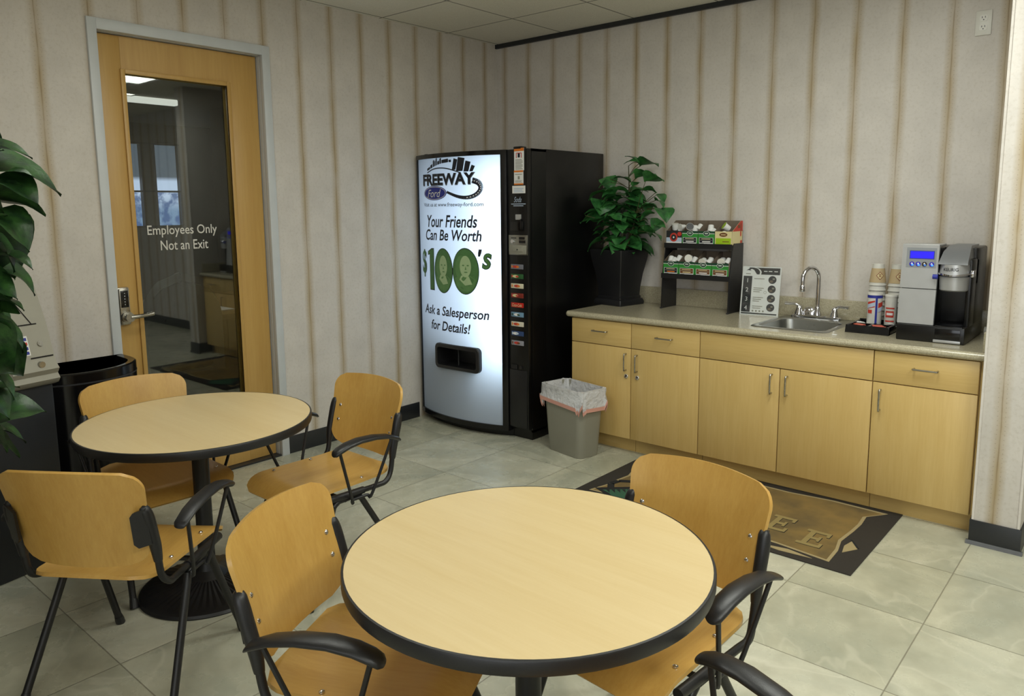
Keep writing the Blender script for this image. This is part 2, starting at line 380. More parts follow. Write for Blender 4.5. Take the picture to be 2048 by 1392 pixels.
# ================================================================ the setting
def S(o): return tag(o, kind='structure')
DY0, DY1, DZ = -3.125, -2.165, 2.555                          # door opening in wall_left
S(bx(-.13, -8.2, -.1, 8, .12, 0).build('floor', M['floor']))
S(bx(-.13, -8.2, 2.93, 8, .12, 3.03).build('ceiling', M['ceil']))
w = MB(); w.box(-.13, DY1, 0, 0, .12, 2.93); w.box(-.13, -8.2, 0, 0, DY0, 2.93); w.box(-.13, DY0, DZ, 0, DY1, 2.93)
S(w.build('wall_left', M['paper_l']))
S(bx(0, 0, 0, 8, .12, 2.93).build('wall_back', M['paper_b']))
S(bx(3.715, -.77, 0, 3.909, 0, 2.93, bev=.004).build('wall_wing', M['paper_p']))
S(bx(8, -8.2, 0, 8.1, .12, 2.93).build('wall_right', M['paper_l']))
w = MB(); w.box(-.13, -8.3, 0, 3.2, -8.2, 2.93); w.box(7.4, -8.3, 0, 8.1, -8.2, 2.93); w.box(3.2, -8.3, 0, 7.4, -8.2, .7); w.box(3.2, -8.3, 2.6, 7.4, -8.2, 2.93)
S(w.build('wall_front', M['paper_b']))
w = MB()
for x in (3.2, 4.58, 5.98, 7.36): w.box(x, -8.28, .7, x + .04, -8.22, 2.6)
for z in (.7, 2.56): w.box(3.2, -8.28, z, 7.4, -8.22, z + .04)
S(w.build('added_window_3', M['alu']))  # unseen window, added to throw light on walls and ceiling
area_light('window_fill', (5.3, -8.19, 1.65), 4.1, 1.8, WINDOW_FILL, (.93, .97, 1), (0, 1, 0))
S(bx(0.002, -.022, 2.897, 3.715, 0, 2.93).build('trim_1', M['vinyl']))
t = MB()
for x in (3.718, 3.902): t.box(x - .004, -.7745, .12, x + .006, -.7685, 2.93)
S(t.build('trim_2', M['paper_p']))
def skirting(name, segs):
    b = MB()
    for (x0, y0, x1, y1) in segs: b.box(x0, y0, .0, x1, y1, .118, bev=.003)
    S(b.build(name, M['vinyl']))
skirting('baseboard_left', [(0, -2.117, .008, -.95), (0, -8.2, .008, -3.168)])
b = MB(); b.box(3.707, -.778, .012, 3.917, -.77, .118, bev=.002); b.box(3.909, -.77, .0, 3.917, 0, .118); b.box(3.707, -.77, .012, 3.715, -.63, .118)
b.prism([(-.77, 0), (-.792, 0), (-.778, .016), (-.77, .016)], 3.697, 3.927, 'x')
S(b.build('baseboard_wing', M['vinyl']))
S(bx(0, -5.2, 0, 2.5, -5.08, 2.93).build('wall_light_block', M['paper_b']))  # unseen partition added to keep light off the left floor
skirting('baseboard_back', [(3.917, -.008, 8, 0)])

# door: frame, leaf, glass, lettering, lock
door = S(thing('door_1', None, None, (0, -2.645, 0)))
f = MB()
f.box(-.02, -3.168, 0, .018, DY0 + .005, 2.607, bev=.003); f.box(-.02, DY1 - .005, 0, .018, -2.117, 2.607, bev=.003); f.box(-.02, DY0 + .004, DZ - .005, .018, DY1 - .004, 2.607, bev=.003)
f.box(-.125, DY0 - .002, 0, -.02, DY0 + .006, DZ); f.box(-.125, DY1 - .006, 0, -.02, DY1 + .002, DZ); f.box(-.125, DY0, DZ - .006, -.02, DY1, DZ)
f.box(-.125, DY1 - .022, 0, -.1, DY1 - .006, DZ - .006)
f.build('door_frame', M['trimw'], door)
LY0, LY1, LZ = DY0 + .009, DY1 - .012, 2.545
GY0, GY1, GZ0, GZ1 = -2.985, -2.365, .32, 2.365
lf = MB()
lf.box(-.094, LY0, .012, -.05, GY0, LZ, bev=.002); lf.box(-.094, GY1, .012, -.05, LY1, LZ, bev=.002)
lf.box(-.094, GY0, .012, -.05, GY1, GZ0); lf.box(-.094, GY0, GZ1, -.05, GY1, LZ)
leaf = lf.build('door_leaf', M['door'], door)
st = MB(); q = .016
for x0, x1 in ((-.052, -.038), (-.106, -.092)):
    st.box(x0, GY0 - .008, GZ0 - .008, x1, GY0 + q, GZ1 + .008, bev=.003); st.box(x0, GY1 - q, GZ0 - .008, x1, GY1 + .008, GZ1 + .008, bev=.003)
    st.box(x0, GY0 + q, GZ0 - .008, x1, GY1 - q, GZ0 + q, bev=.003); st.box(x0, GY0 + q, GZ1 - q, x1, GY1 - q, GZ1 + .008, bev=.003)
st.build('glazing_bead', M['door'], leaf)
k = NT('door_glass'); gl = k.n('BsdfGlossy', {'Roughness': .02, 'Color': (1, 1, 1, 1)}); tr = k.n('BsdfTransparent', {'Color': (.8, .84, .82, 1)})
fr = k.n('Fresnel', {'IOR': 1.5}); mx = k.n('MixShader', {0: k.math('ADD', fr.outputs[0], .03), 1: tr.outputs[0], 2: gl.outputs[0]}); k.t.links.new(mx.outputs[0], k.out.inputs[0])
M['glass'] = k.mat
bx(-.075, GY0 - .004, GZ0 - .004, -.069, GY1 + .004, GZ1 + .004).build('glass_pane', M['glass'], leaf)
lt = MB()
text_on(lt, 'Employees Only', -.0682, -2.694, 1.494, .416, .07, '+x', .006)
text_on(lt, 'Not an Exit', -.0682, -2.69, 1.413, .285, .056, '+x', .006)
tag(lt.build('door_lettering', M['white'], leaf), 'white vinyl letters reading Employees Only Not an Exit')
lk = MB(); lk.box(-.05, -3.116, .985, -.02, -3.046, 1.195, bev=.008); lk.box(-.022, -3.106, .99, -.006, -3.056, 1.19, bev=.006)
lock = lk.build('door_lock', M['nickel'], leaf)
kp = MB(); kp.box(-.008, -3.1, 1.085, -.0035, -3.06, 1.178, bev=.002); kp.m(1)
for i in range(5): kp.sphere((-.003, -3.08, 1.101 + i * .0155), .0042, 10, 6)
kp.build('keypad', [M['blackg'], M['chrome']], lock)
lv = MB(); lv.tube([(-.008, -3.075, 1.032), (.012, -3.075, 1.032)], .031, 20); lv.tube([(.01, -3.075, 1.032), (.045, -3.075, 1.032)], .024, 20)
lv.tube([(.034, -3.07, 1.032), (.038, -3.03, 1.034), (.034, -2.985, 1.036), (.03, -2.945, 1.04)], [.015, .012, .011, .013], 12, 4)
lv.build('lever_handle', M['nickel'], lock)
bx(-.12, DY0, .0, .004, DY1, .01).build('threshold', M['vinyl'], door)

# the dark office behind the glass
g0 = pm('office_wall', '#57544e', .8); 
S(bx(-6.2, -6, -.1, -.13, 3, 0).build('floor_office', pm('office_carpet', '#3c3a36', .9, bump=.3)))
S(bx(-6.2, -6, 2.75, -.13, 3, 2.85).build('ceiling_office', pm('office_ceiling', '#8a8880', .9)))
w = MB(); w.box(-6.2, -6, 0, -6.1, -.46, 2.75); w.box(-6.2, -.29, 0, -6.1, -.12, 2.75); w.box(-6.2, .22, 0, -6.1, 3, 2.75); w.box(-6.2, -.46, 0, -6.1, .22, 1.38); w.box(-6.2, -.46, 2.5, -6.1, .22, 2.75)
S(w.build('wall_office_back', g0))
S(bx(-6.2, 3, 0, -.13, 3.1, 2.75).build('wall_office_right', g0)); S(bx(-6.2, -6.1, 0, -.13, -6, 2.75).build('wall_office_left', g0))
S(bx(-4.2, -.30, 0, -.13, -.2, 2.75).build('wall_office_partition', g0))
wf = MB()
for y in (-.46, -.29, -.12, .22): wf.box(-6.14, y - .012, 1.38, -6.095, y + .012, 2.5)
for z in (1.39, 1.86, 2.49): wf.box(-6.14, -.46, z - .012, -6.095, .22, z + .012)
S(wf.build('window_1', M['char']))
k = NT('daylight_view'); s = k.sep()
c = k.mix(k.ramp(s['Z'], 1.6, 1.8), srgb('#7f9cc0'), srgb('#cfe0ff')); c = k.mix(k.ramp(s['Z'], 2.0, 2.06), c, srgb('#56616e')); c = k.mix(k.math('MULTIPLY', k.ramp(k.noise(9), .42, .58, 0, .85), k.ramp(s['Z'], 1.86, 1.84)), c, srgb('#3a5a92'))
e = k.n('Emission', {'Color': c, 'Strength': 1.1}); k.t.links.new(e.outputs[0], k.out.inputs[0])
S(bx(-6.22, -.5, 1.3, -6.2, .3, 2.55).build('window_2', k.mat))
lampm = pm('lamp_diffuser', '#f2f4ee', .5, emit=(1, 1, .94), es=5)
def ceiling_lamp(loc, sx, sy, label, em, group=None):
    t_ = thing('ceiling_light', label, 'ceiling light', loc, 0, group)
    fb = MB(); h = .03
    fb.box(-sx, -sy, -h, -sx + .03, sy, 0, bev=.003); fb.box(sx - .03, -sy, -h, sx, sy, 0, bev=.003); fb.box(-sx + .03, -sy, -h, sx - .03, -sy + .03, 0); fb.box(-sx + .03, sy - .03, -h, sx - .03, sy, 0)
    fb.build('frame', M['white'], t_, world=False)
    MB().box(-sx + .03, -sy + .03, -.015, sx - .03, sy - .03, -.008).build('diffuser', em, t_, world=False)
    return t_
ol = ceiling_lamp((-3.42, -1.66, 2.75), .09, .2, 'square ceiling light glowing in the dark office behind the door glass', lampm)
b_ = pm('light_strip', '#dcdcd2', .5, emit=(1, .98, .9), es=.9)
tag(centre(bx(-3.73, -1.52, 2.69, -3.65, -.93, 2.75, bev=.01).build('light_strip', b_)), 'long dim light bar under the office ceiling seen through the door glass', 'light bar')
oc = thing('office_chair', 'dark round-backed office chair behind the door glass', 'office chair', (-1.25, -2.25, 0))
b = MB(); b.plate(lambda u, v: (-1.05 - .06 * (1 - u * u), -2.26 + .29 * u * sqrt(max(0, 1 - max(0, v - .1) ** 2 / .81)), .78 + .36 * v), 20, 14, .06)
b.build('backrest', pm('chair_leather', '#4a4a4d', .3), oc)
MB().box(-1.5, -2.5, .44, -1.05, -2.02, .52, bev=.03).build('seat', M['black'], oc)
b = MB(); b.tube([(-1.25, -2.25, .06), (-1.25, -2.25, .45)], .03)
for i in range(5): b.tube([(-1.25, -2.25, .1), (-1.25 + .3 * cos(i * 1.257), -2.25 + .3 * sin(i * 1.257), .04)], .022)
b.build('base', M['black'], oc)
od = thing('office_desk', 'brown office desk with drawers behind the door glass', 'desk', (-2.2, -1.3, 0))
dk = wood('office_wood', '#6e5226', '#7f6030', .5)
bx(-3.1, -2.0, .72, -1.5, -.45, .76, bev=.004).build('desktop', dk, od)
for x0, x1, y0 in ((-1.62, -1.52, -1.45), (-3.05, -2.98, -1.95)): bx(x0, y0, 0, x1, -.5, .72).build('side_panel', dk, od)
tag(centre(bx(-2.0, -1.75, .761, -1.7, -1.5, .77).build('paper_stack', M['paperw'])), 'pale paper stack lying on the office desk', 'paper')
ob = MB(); ob.box(-3.325, -2.36, 0, -3.295, -2.34, 1.15); ob.box(-3.325, -1.63, 0, -3.295, -1.61, 1.15)
for i in range(12): ob.box(-3.32, -2.35, .78 + i * .03, -3.3, -1.62, .805 + i * .03)
tag(centre(ob.build('slatted_screen', M['paperw'])), 'white slatted screen beyond the desk behind the door glass', 'screen')
area_light('office_fill', (-2.2, -2.6, 2.7), .5, .5, 12, (1, .97, .9))  # fill lamp without a fixture, added to bring out the dark chair

# ceiling fixtures that light the room
fixt = pm('room_lamp_diffuser', '#f4f4ea', .5, emit=(1, .97, .86), es=2.5)
for i, (x, y, p) in enumerate(LIGHTS):
    t_ = ceiling_lamp((x, y, 2.93), .32, .64, 'recessed ceiling light panel over the lunch room', fixt, 'ceiling light panels')
    area_light('lamp', (0, 0, -.035), .56, 1.2, ROOM_LIGHT * p, (.96, 1, .93), parent=t_)
# ================================================================ drinks machine
X0, X1, YB, YF, H = .012, 1.085, -.03, -.90, 2.0
PX0, PX1, PZ0, PZ1 = .035, .868, .085, 1.965
def bow(x):
    t_ = (x - .012) / (.905 - .012)
    return -.098 * max(0, 4 * t_ * (1 - t_)) ** .9 if 0 < t_ < 1 else 0
def onto(v): return Vector((v.x, v.y + bow(v.x), v.z))
vm = thing('vending_machine', 'black drinks vending machine with a glowing white advertising front, in the corner', 'vending machine', (.55, -.45, 0))
b = MB(); b.box(X0, -.72, .05, X1, YB, H, bev=.006); b.box(X0 + .02, -.80, 0, X1 - .02, YB - .02, .06)
b.box(X0, -.88, .06, X0 + .012, -.72, H - .003); b.box(X1 - .012, -.875, .06, X1, -.72, H - .003); b.box(X0, -.875, H - .02, X1, -.72, H - .003); b.box(X0, -.875, .06, X1, -.72, .075)
b.build('cabinet', M['machine'], vm)
# bowed door: frame strips, panel, flat column
def bowed(mb, x0, x1, z0, z1, y0, y1, n=16):
    rings = []
    for i in range(n + 1):
        x = x0 + (x1 - x0) * i / n; d = bow(x)
        rings.append([(x, y0 + d, z0), (x, y1, z0), (x, y1, z1), (x, y0 + d, z1)])
    mb.loft(rings)
b = MB(); bowed(b, X0, .905, PZ1, H - .004, -.925, -.872); bowed(b, X0, .905, .05, PZ0, -.925, -.872); bowed(b, X0, PX0, PZ0, PZ1, -.925, -.872, 2); bowed(b, PX1, .905, PZ0, PZ1, -.925, -.872, 3)
b.build('door_frame', M['blackg'], vm)
b = MB(); b.box(.905, -.915, .085, 1.083, -.872, H - .004, bev=.006); bowed(b, .1, .9, .0, .055, -.86, -.75); b.box(.88, -.86, 0, 1.07, -.72, .08)
b.box(.965, -.92, H - .005, 1.03, -.86, H + .012, bev=.004); b.box(.03, -.86, H - .005, .06, -.82, H + .012, bev=.004)
b.build('control_column', M['machine'], vm)
k = NT('backlit_panel'); tl = k.n('BsdfTranslucent', {'Color': (.74, .86, 1, 1)}); df = k.n('BsdfDiffuse', {'Color': (.62, .68, .76, 1)}); gs = k.n('BsdfGlossy', {'Roughness': .12, 'Color': (1, 1, 1, 1)})
m1 = k.n('MixShader', {0: .45, 1: tl.outputs[0], 2: df.outputs[0]}); m2 = k.n('MixShader', {0: .03, 1: m1.outputs[0], 2: gs.outputs[0]}); k.t.links.new(m2.outputs[0], k.out.inputs[0])
b = MB()
cx, cz, hw, hh = .49, .537, .219, .092            # can port opening
xs = sorted([PX0 + (PX1 - PX0) * i / 24 for i in range(25)] + [cx - hw + .026, cx + hw - .026])
pp = lambda x, z: (x, -.912 + bow(x), z)
for xa, xb in zip(xs, xs[1:]):
    spans = [(PZ0, cz - hh + .024), (cz + hh - .024, PZ1)] if cx - hw + .02 < (xa + xb) / 2 < cx + hw - .02 else [(PZ0, cz), (cz, PZ1)]
    for za, zb in spans: b.poly([pp(xa, za), pp(xb, za), pp(xb, zb), pp(xa, zb)], [(0, 1, 2, 3)])
panel = b.build('display_panel', k.mat, vm)
TUBE, WASH = 8, 2.6
area_light('tube_lamp', (.79, -.735, 1.2), .06, 1.45, TUBE, (.8, .92, 1), (-.05, -1, 0), vm).location -= root_loc(vm)
area_light('tube_lamp', (.42, -.73, 1.32), .6, 1.2, WASH, (.78, .88, 1), (0, -1, 0), vm).location -= root_loc(vm)
PY = -.9155
def lay(dy=0): return lambda v: onto(Vector((v.x, v.y - dy, v.z)))
def flat(mb, pts, dy=0):
    mb.poly([tuple(lay(dy)(Vector((x, PY, z)))) for x, z in pts], [tuple(range(len(pts)))])
def ring(cx, cz, rx, rz, n=40): return [(cx + rx * cos(2 * pi * i / n), cz + rz * sin(2 * pi * i / n)) for i in range(n)]
def grid_ell(mb, cx, cz, rx, rz, dy=0):
    for i in range(20):
        a, c = -cos(pi * i / 20), -cos(pi * (i + 1) / 20)
        za, zc = sqrt(max(0, 1 - a * a)), sqrt(max(0, 1 - c * c))
        flat(mb, [(cx + rx * a, cz - rz * za), (cx + rx * c, cz - rz * zc), (cx + rx * c, cz + rz * zc), (cx + rx * a, cz + rz * za)], dy)
INK, NAVY, GRN, LGR, MGR, WHT, GRY = range(7)
gm = [M['ink'], M['navy'], pm('banknote_green', '#4d7a45', .5, var=.25, scale=40), pm('pale_portrait', '#a9c292', .5, var=.12, scale=30), pm('mid_green_ink', '#5f8a52', .5, var=.2, scale=40), M['paperw'], pm('grey_edge', '#6b7178', .5)]
# logo: word, skyline, road and oval
g = MB()
g.m(GRY); text_on(g, 'FREEWAY', .404, PY, 1.812, .556, .086, bold=.05, warp=lay())
g.m(INK); text_on(g, 'FREEWAY', .4, PY, 1.815, .548, .08, bold=.03, warp=lay(.0015))
arc = lambda x: 1.886 + .052 * sin(pi * min(1, max(0, (x - .19) / .5)))
for x0, x1, h in ((.19, .23, .012), (.235, .262, .022), (.268, .285, .05), (.288, .3, .038), (.304, .318, .055), (.322, .345, .022), (.348, .366, .04), (.37, .44, .022), (.445, .47, .012)):
    flat(g, [(x0, arc(x0) - .008), (x1, arc(x1) - .008), (x1, arc(x1) + h * .8), (x0, arc(x0) + h * .7)])
for x0, x1, z0, z1 in ((.475, .51, 1.875, 1.955), (.515, .575, 1.865, 1.962), (.582, .625, 1.86, 1.935), (.632, .66, 1.86, 1.905)):
    flat(g, [(x0, z0), (x1, z0), (x1 + .02, z1 - .01), (x0 + .02, z1)])
def band(mb, pts, w, dy=0):
    for (xa, za), (xb, zb) in zip(pts, pts[1:]):
        L = math.hypot(xb - xa, zb - za); nx, nz = -(zb - za) / L * w / 2, (xb - xa) / L * w / 2
        flat(mb, [(xa + nx, za + nz), (xb + nx, zb + nz), (xb - nx, zb - nz), (xa - nx, za - nz)], dy)
def crv(P, n=6):
    out = []
    for i in range(len(P) - 1):
        p0, p1, p2, p3 = P[max(i - 1, 0)], P[i], P[i + 1], P[min(i + 2, len(P) - 1)]
        for q_ in range(n):
            t_ = q_ / n
            out.append(tuple(.5 * (2 * p1[j] + (p2[j] - p0[j]) * t_ + (2 * p0[j] - 5 * p1[j] + 4 * p2[j] - p3[j]) * t_ ** 2 + (3 * p1[j] - p0[j] - 3 * p2[j] + p3[j]) * t_ ** 3) for j in (0, 1)))
    return out + [P[-1]]
rd = crv([(.655, 1.80), (.705, 1.782), (.722, 1.745), (.69, 1.705), (.62, 1.683), (.53, 1.69), (.42, 1.724)])
for i in range(len(rd) - 1):
    band(g, rd[i:i + 2], .04 - .03 * max(0, i / len(rd) - .2))
g.m(WHT)
for i in range(0, len(rd) - 12, 2): band(g, rd[i:i + 2], .006, .0015)
g.m(INK); band(g, crv([(.19, 1.865), (.27, 1.888), (.36, 1.893), (.45, 1.882), (.56, 1.852)]), .008)
g.m(NAVY); grid_ell(g, .278, 1.718, .14, .051)
g.m(WHT); grid_ell(g, .278, 1.718, .132, .046, .001); g.m(NAVY); grid_ell(g, .278, 1.718, .127, .042, .002)
g.m(WHT); text_on(g, 'Ford', .276, PY, 1.716, .165, .055, shear=.35, warp=lay(.003))
g.m(INK); text_on(g, 'Visit us at www.freeway-ford.com', .436, PY, 1.632,   .612, .036, bold=.008, warp=lay())
g.build('logo_print', gm, panel, recalc=False)
for s_, cx_, cz_, w_, h_ in (('Your Friends', .432, 1.517, .518, .088), ('Can Be Worth', .436, 1.419, .575, .08), ('Ask a Salesperson', .439, .857, .668, .092), ('for Details!', .411, .757, .42, .072)):
    g = MB(); text_on(g, s_, cx_, PY, cz_, w_, h_, bold=.018, shear=.2, warp=lay()); g.build('slogan_line', M['ink'], panel, recalc=False)
g = MB()
g.m(INK); text_on(g, '$', .118, PY, 1.206, .07, .205, bold=.03, warp=lay()); g.m(GRN); text_on(g, '$', .117, PY, 1.207, .06, .198, bold=.01, warp=lay(.001))
g.m(INK); flat(g, [(.172, 1.268), (.172, 1.296), (.222, 1.32), (.256, 1.322), (.256, 1.012), (.196, 1.012), (.196, 1.274)][::-1])
g.m(GRN); flat(g, [(.177, 1.273), (.177, 1.293), (.224, 1.314), (.25, 1.315), (.25, 1.018), (.202, 1.018), (.202, 1.281)][::-1], .001)
for cx, cz, rx, rz in ((.364, 1.162, .098, .158), (.583, 1.168, .113, .16)):
    g.m(INK); grid_ell(g, cx, cz, rx + .005, rz + .005); g.m(GRN); grid_ell(g, cx, cz, rx, rz, .001)
    s_ = rx / .1; P = lambda pts: [(cx + x * s_, cz + z) for x, z in pts]
    g.m(MGR); flat(g, P([(-.082, -.05), (-.07, -.1), (-.03, -.14), (.02, -.145), (.06, -.12), (.085, -.06), (.04, -.03), (-.04, -.03)]), .002)          # coat
    grid_ell(g, cx - .026 * s_, cz + .02, .052 * s_, .092, .002)
    g.m(LGR); grid_ell(g, cx + .004 * s_, cz + .034, .044 * s_, .076, .003)                                       # a plain face
    flat(g, P([(-.03, -.03), (.03, -.035), (.055, -.09), (.0, -.1), (-.045, -.06)]), .0025)
    g.m(MGR); grid_ell(g, cx - .012 * s_, cz + .042, .009 * s_, .005, .004); grid_ell(g, cx + .024 * s_, cz + .042, .009 * s_, .005, .004); grid_ell(g, cx + .008 * s_, cz - .006, .014 * s_, .004, .004)
    flat(g, P([(.006, .035), (.014, .012), (.0, .012)]), .004)
g.m(INK); text_on(g, "'", .709, PY, 1.3, .032, .05, bold=.02, shear=.2, warp=lay()); text_on(g, 's', .76, PY, 1.243, .077, .115, bold=.035, shear=.2, warp=lay())
g.m(GRN); text_on(g, 's', .76, PY, 1.244, .068, .107, bold=.01, shear=.2, warp=lay(.001))
g.build('hundreds_print', gm, panel, recalc=False)
# can delivery port
cx, cz, hw, hh = .49, .537, .219, .092
def rr(cx, cz, hw, hh, r, n=5):
    out = []
    for sx, sz, a0 in ((1, 1, 0), (-1, 1, pi / 2), (-1, -1, pi), (1, -1, 1.5 * pi)):
        for i in range(n + 1):
            a = a0 + pi / 2 * i / n; out.append((cx + sx * (hw - r) + r * cos(a), cz + sz * (hh - r) + r * sin(a)))
    return out
o1, o2, o3 = rr(cx, cz, hw, hh, .035), rr(cx, cz, hw - .006, hh - .006, .03), rr(cx, cz, hw - .028, hh - .026, .02)
L = lambda o, y: [(x, y + bow(x), z) for x, z in o]
b = MB(); b.loft([L(o1, -.911), L(o1, -.936), L(o2, -.942), L(o3, -.94), [(x, -.86, z) for x, z in o3]], cap=False); b.poly([(x, -.86, z) for x, z in o3], [tuple(range(len(o3)))])
port = b.build('delivery_port', M['black'], vm)
b = MB(); b.tube([(.485, -.99, cz - .06), (.485, -.99, cz + .06)], .004, 8); b.box(.3, -.975, cz + .05, .68, -.96, cz + .062); b.box(.482, -.985, cz + .052, .488, -.97, cz + .06)
b.build('port_flap_rod', M['char'], port)
# control column details
CY = -.9165
def sticker(name, cx, cz, w, h, specs, label=None):
    s_ = MB(); s_.box(cx - w / 2, CY - .001, cz - h / 2, cx + w / 2, CY + .002, cz + h / 2)
    mats = [M['paperw']]
    for (x0, z0, x1, z1, m_) in specs:
        if m_ not in mats: mats.append(m_)
        s_.m(mats.index(m_)); s_.box(cx + x0 * w, CY - .0018, cz + z0 * h, cx + x1 * w, CY, cz + z1 * h)
    return tag(s_.build(name, mats, vm), label)
lines = lambda z0, z1, n, m_, x0=-.38, x1=.38: [(x0, z0 + (z1 - z0) * i / n, x1 - .1 * (i % 3 == 1), z0 + (z1 - z0) * (i + .45) / n, m_) for i in range(n)]
sticker('warning_sticker', 1.012, 1.928, .084, .146, [(-.5, .36, .5, .5, M['orange']), (-.12, .08, .1, .26, M['ink']), (-.3, .06, -.24, .28, M['red']), (.22, .06, .28, .28, M['red']), (-.25, .26, .25, .29, M['red'])] + lines(-.45, .02, 8, M['grey']), 'white warning sticker with an orange header')
sticker('warning_sticker', 1.008, 1.808, .08, .094, [(-.5, .38, .5, .5, M['orange']), (-.5, -.5, .5, -.4, M['orange']), (-.08, -.12, .12, .1, M['grey'])] + lines(-.34, -.16, 3, M['grey']) + lines(.2, .3, 1, M['grey']), 'smaller white sticker edged in orange')
sticker('notice_label', 1.008, 1.73, .112, .05, lines(-.35, .3, 3, M['lblue']), 'plain white paper label')
s_ = MB(); text_on(s_, 'Soda', .998, CY - .001, 1.664, .066, .036, shear=.4)
for i in range(2): s_.box(.94 + .02 * i, CY - .001, 1.632 - i * .012, 1.066 - .02 * i, CY + .001, 1.637 - i * .012)
s_.build('maker_script', M['lblue'], vm)
b = MB(); b.box(.985, CY - .012, 1.53, 1.03, CY, 1.566, bev=.003); b.build('bill_slot', M['silver'], vm)
b = MB(); b.box(.94, CY - .01, 1.455, 1.05, CY, 1.52, bev=.004); b.box(1.03, CY - .014, 1.47, 1.038, CY, 1.535); b.build('bill_chute', M['blackg'], vm)
b = MB(); b.box(.918, CY - .004, 1.294, 1.082, CY + .004, 1.428, bev=.002)
b.m(1); b.box(.926, CY - .0065, 1.3, 1.074, CY, 1.36, bev=.002); b.box(.95, CY - .012, 1.315, 1.046, CY - .004, 1.348, bev=.004)
b.m(2); b.box(1.012, CY - .0075, 1.374, 1.066, CY, 1.393); b.box(1.012, CY - .0075, 1.398, 1.06, CY, 1.415); b.sphere((1.0, CY - .01, 1.33), .006, 10, 6)
b.m(3); b.tube([(.954, CY - .012, 1.385), (.954, CY, 1.385)], .012, 16); b.m(2); b.box(.94, CY - .006, 1.405, .985, CY, 1.411)
b.build('coin_mechanism', [M['steel'], M['grey'], M['blackg'], M['chrome']], vm)
bt = [('#6f7078', 'red', 'orange'), ('#2f5a34', 'cream', 'red'), ('#cfc8ae', 'red', 'orange'), ('#7b2f26', 'cream', 'red'), ('#b8281e', 'cream', 'cream'), ('#6d8fa8', 'paperw', 'dgreen'), ('#cfc8b4', 'red', 'orange'), ('#33476e', 'paperw', 'lblue'), ('#8c8c94', 'red', 'brown')]
for i, (c, m1, m2) in enumerate(bt):
    z = 1.214 - i * .0655
    s_ = MB(); s_.box(.936, CY - .007, z - .0165, 1.046, CY, z + .0165, bev=.003)
    fc = pm('button_face', c, .25, emit=c, es=.04)
    s_.m(1)
    if i == 4: text_on(s_, 'Coca-Cola', .99, CY - .0078, z, .085, .02, shear=.3)
    else:
        a = random.uniform(-.01, .015)
        s_.prism(ring(.985 + a, z, .026, .0095, 14), CY - .0078, CY - .006, 'y'); s_.m(2); s_.prism(ring(1.0 + a, z - .001, .013, .006, 12), CY - .0084, CY - .006, 'y'); s_.box(.944, CY - .0078, z - .008, .953, CY - .006, z + .009)
    s_.build('selection_button', [fc, M[m1], M[m2]], vm)
b = MB(); b.box(.915, CY - .004, .095, 1.07, CY + .002, .5, bev=.003); b.box(.93, CY - .005, .505, .985, CY, .535); b.tube([(1.02, CY - .008, .52), (1.02, CY, .52)], .012, 14)
b.build('lower_hatch', M['black'], vm)

# ================================================================ counter run
CX = [1.2846, 1.757, 2.238, 2.7297, 3.216, 3.69]
YC, YK, ZS, ZB, ZT = -.694, -.619, .7065, .104, .872
def handle(mb, x, z, horiz):
    a = .053
    if horiz: P = [(x - a, YC, z), (x - a, YC - .03, z), (x + a, YC - .03, z), (x + a, YC, z)]
    else: P = [(x, YC, z - a), (x, YC - .03, z - a), (x, YC - .03, z + a), (x, YC, z + a)]
    mb.tube([P[0], P[0][:1] + (YC - .022,) + P[0][2:], tuple(Vector(P[1]).lerp(Vector(P[2]), .07)), tuple(Vector(P[1]).lerp(Vector(P[2]), .93)), P[3][:1] + (YC - .022,) + P[3][2:], P[3]], .0048, 10, 4)
G = .0025
def unit(x0, x1, label, drawer, doors, locks=False, kx=None):
    u = thing('base_cabinet', label, 'cabinet', ((x0 + x1) / 2, -.35, 0))
    b = MB(); A_, B_ = x0 + .001, x1 - .001
    if drawer is None: b.box(A_, YC + .022, .1, A_ + .02, -.002, ZT); b.box(B_ - .02, YC + .022, .1, B_, -.002, ZT); b.box(A_, YC + .022, .1, B_, -.002, .12); b.box(A_, -.02, .1, B_, -.002, ZT); b.box(A_, YC + .022, ZT - .03, B_, YC + .05, ZT)
    else: b.box(A_, YC + .022, .1, B_, -.002, ZT)
    b.build('body', M['maple'], u)
    MB().box((kx or x0) + .0015, YK, 0, (x1 if kx is None else min(x1 + .03, 3.68)) - .0015, -.03, .1).build('toe_kick', M['maple_x'], u)
    d = bx(x0 + G, YC, ZS + G, x1 - G, YC + .021, ZT - .004, bev=.0015).build('drawer' if drawer is not None else 'front_panel', M['maple_x'], u)
    if drawer is not None:
        h = MB(); handle(h, drawer, .798, True); h.build('handle', M['nickel'], d)
    for (a, c, hx) in doors:
        dd = bx(a + G, YC, ZB, c - G, YC + .021, ZS - G, bev=.0015).build('door', M['maple'], u)
        h = MB(); handle(h, hx, .615, False); h.build('handle', M['nickel'], dd)
        if locks:
            h = MB(); h.tube([(hx + .003, YC, .522), (hx + .003, YC - .007, .522), (hx + .003, YC - .009, .522)], [.014, .014, .011], 18); h.m(1); h.box(hx + .001, YC - .0095, .516, hx + .005, YC - .0085, .528)
            h.build('lock', [M['chrome'], M['blackg']], dd)
    return u
unit(CX[0], CX[1], 'narrow maple base cabinet at the left end, behind the waste bin', (CX[0] + CX[1]) / 2, [(CX[0], CX[1], 1.722)], True)
unit(CX[1], CX[2], 'maple base cabinet second from the left, one drawer over a locked door hinged right', 2.0, [(CX[1], CX[2], 1.805)], True)
unit(CX[2], CX[4], 'wide two-door maple cabinet under the sink with a blank top panel', None, [(CX[2], CX[3], 2.686), (CX[3], CX[4], 2.773)])
unit(CX[4], CX[5], 'maple base cabinet at the right end, under the coffee machine', 3.46, [(CX[4], CX[5], 3.258)])
